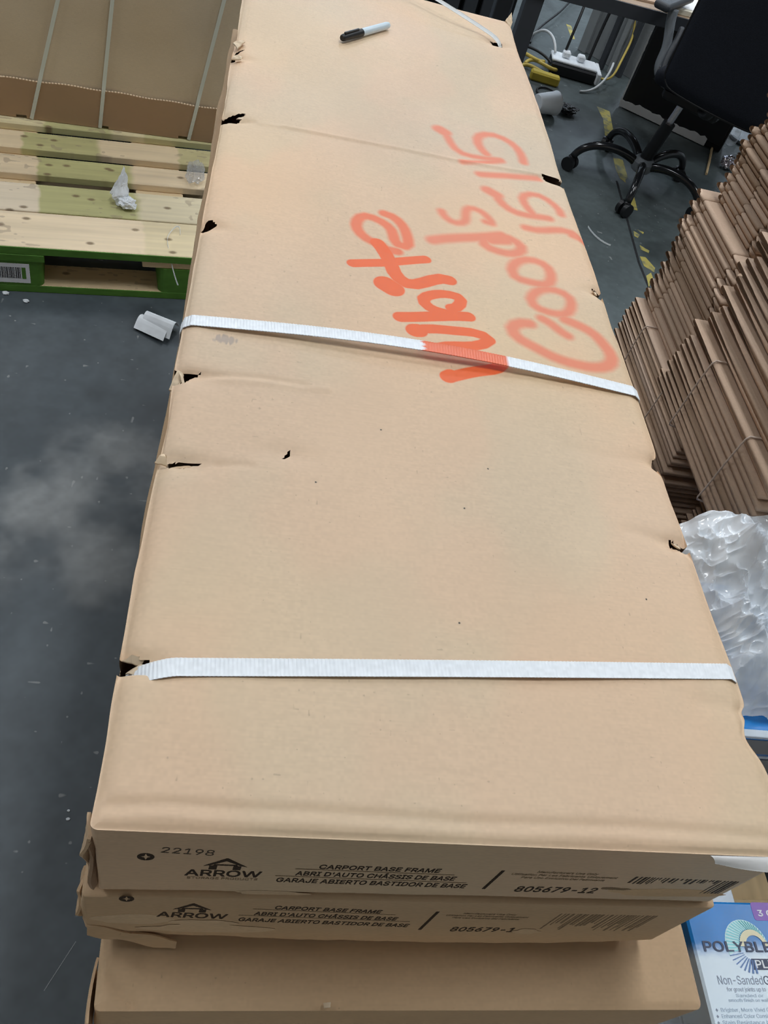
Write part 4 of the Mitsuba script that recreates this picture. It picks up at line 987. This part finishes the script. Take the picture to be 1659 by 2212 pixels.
# power strip and cables
ps = thing('power_strip', 'white power strip with a dark front on the floor under the table', 'power strip')
pd = np.array([.95, -.10, 0])
obj('body', frame(box((0, 0, .001), (.24, .13, .055), .006), (1.42, 4.42, 0), pd), 'black_plastic', ps)
obj('cover', frame(box((-.002, .02, .0552), (.242, .135, .068), .004), (1.42, 4.42, 0), pd), 'white_plastic', ps)
obj('end_cap', frame(box((.241, -.02, .012), (.262, .135, .067), .004), (1.42, 4.42, 0), pd), 'white_plastic', ps)
for k in range(2):
    obj('plug', frame(box((.05 + .08 * k, .06, .0682), (.09 + .08 * k, .10, .10), .006), (1.42, 4.42, 0), pd), 'white_plastic', ps)
def cable(pts, r_, bs, label, n=60):
    solo('cable', tube(curve(pts, n), r_, 8), bs, label, 'cable', smooth=True)
cable([(1.49, 4.50, .10), (1.50, 4.52, .18), (1.53, 4.60, .30), (1.57, 4.75, .42), (1.60, 4.85, .60)], .007, 'cable_black', 'thick black cable rising from the power strip')
cable([(1.36, 4.72, .02), (1.45, 4.95, .03), (1.60, 5.20, .05), (1.72, 5.45, .05), (1.85, 5.7, .04)], .006, 'cable_black', 'thin black cable curving over the floor behind the table leg')
cable([(1.66, 4.60, .02), (1.67, 4.62, .14), (1.69, 4.64, .32), (1.73, 4.60, .58)], .008, 'cable_black', 'black cable hanging in front of the grey steel screen')
cable([(1.44, 4.50, .075), (1.42, 4.58, .12), (1.38, 4.68, .10), (1.33, 4.74, .03), (1.30, 4.78, .01)], .007, 'cable_white', 'white cable looping to the left of the power strip')
cable([(1.705, 4.47, .02), (1.75, 4.46, .03), (1.80, 4.52, .10), (1.84, 4.62, .22), (1.83, 4.66, .27)], .006, 'cable_yellow', 'yellow cable hanging in an arc right of the power strip')
cable([(1.56, 4.27, .007), (1.64, 4.31, .02), (1.71, 4.39, .06), (1.75, 4.48, .10)], .006, 'cable_white', 'white rod-like cable lying across the front of the power strip')
cable([(1.40, 4.10, .006)] + [(1.365 + .055 * math.cos(a), 4.15 + .065 * math.sin(a), .006) for a in np.linspace(-.6, 5.2, 12)], .0045, 'cable_black', 'black cable coiled in a ring on the floor near the white cup', 80)
for k, (dx, dy, dz) in enumerate(((0, 0, 0), (.04, .05, .012), (-.03, .09, .02))):
    cable([(1.24 + dx, 4.36 + dy, .010 + dz), (1.31 + dx, 4.40 + dy, .022 + dz), (1.37 + dx, 4.36 + dy, .020 + dz), (1.42 + dx, 4.38 + dy, .012 + dz)], .009, 'cable_yellow', ('front', 'middle', 'rear')[k] + ' of three yellow cables bunched at the foot of the table leg')
cable([(1.27, 4.62, .03), (1.33, 4.56, .05), (1.39, 4.50, .05), (1.44, 4.44, .03)], .007, 'cable_black', 'black cable lying over the yellow cables')
solo('yellow_adapter', frame(box((0, 0, .0005), (.15, .05, .045), .008), (1.29, 4.28, 0), (.95, -.15, 0)), 'yellow_plastic', 'yellow plug block on the floor beside the power strip', 'adapter')
t = thing('white_cup', 'white plastic cup lying on the floor against the right edge of the long carton', 'cup')
g = lathe([(0, 0), (.036, 0), (.040, .004), (.052, .11), (.054, .112), (.051, .112), (.038, .006), (0, .006)], 28)
obj('wall', frame(g, (1.245, 3.885, .054), (0, 0, 1), (.85, .4, .0)), 'white_plastic', t, smooth=40)
solo('black_scrap', crumple(1.43, 3.98, .0005, .07, .05, .045, 33), 'black_plastic', 'small black crumpled scrap on the floor right of the white cup', 'scrap')  # crumpled black scrap of no particular kind
# odds and ends right of the chair
t = thing('clear_bottle', 'clear plastic bottle lying on the floor beyond the far pile of flattened cartons', 'bottle')
g = lathe([(0, 0), (.026, 0), (.030, .006), (.030, .11), (.012, .145), (.012, .16), (0, .16)], 20)
obj('body', frame(g, (2.33, 4.05, .031), (0, 0, 1), (.5, .8, .0)), 'film_clear', t, smooth=40)
g = lathe([(0, .158), (.014, .158), (.014, .178), (0, .178)], 16); obj('cap', frame(g, (2.33, 4.05, .031), (0, 0, 1), (.5, .8, 0)), 'white_plastic', t, smooth=40)
solo('yellow_tape_roll', frame(lathe([(.025, 0), (.045, 0), (.045, .04), (.025, .04), (.025, 0)], 24), (2.31, 4.22, .0005), (1, 0, 0)), 'yellow_plastic', 'small yellow tape roll on the floor by the black cabinet', 'tape')
solo('wooden_stick', tube([(2.08, 3.66, .006), (2.14, 3.80, .008), (2.22, 3.99, .006)], .006, 8), 'wood_raw', 'thin wooden stick on the floor right of the office chair', 'stick')
solo('brown_rag', crumple(2.43, 3.86, .0005, .15, .15, .06, 41), 'brown_cloth', 'dark brown rag on the floor beyond the far pile', 'rag')
solo('foil_wad', crumple(2.225, 3.78, .001, .05, .05, .06, 43, ridge=8), 'chrome', 'shiny crumpled foil on the floor at the edge of the far pile', 'foil')
t = thing('grey_disc', 'grey round plate on the floor beneath the chair back', 'plate')
obj('plate', frame(lathe([(0, 0), (.09, 0), (.10, .01), (.10, .02), (.02, .03), (0, .03)], 28), (2.47, 4.16, .0005), (1, 0, 0)), 'grey_plastic', t, smooth=40)
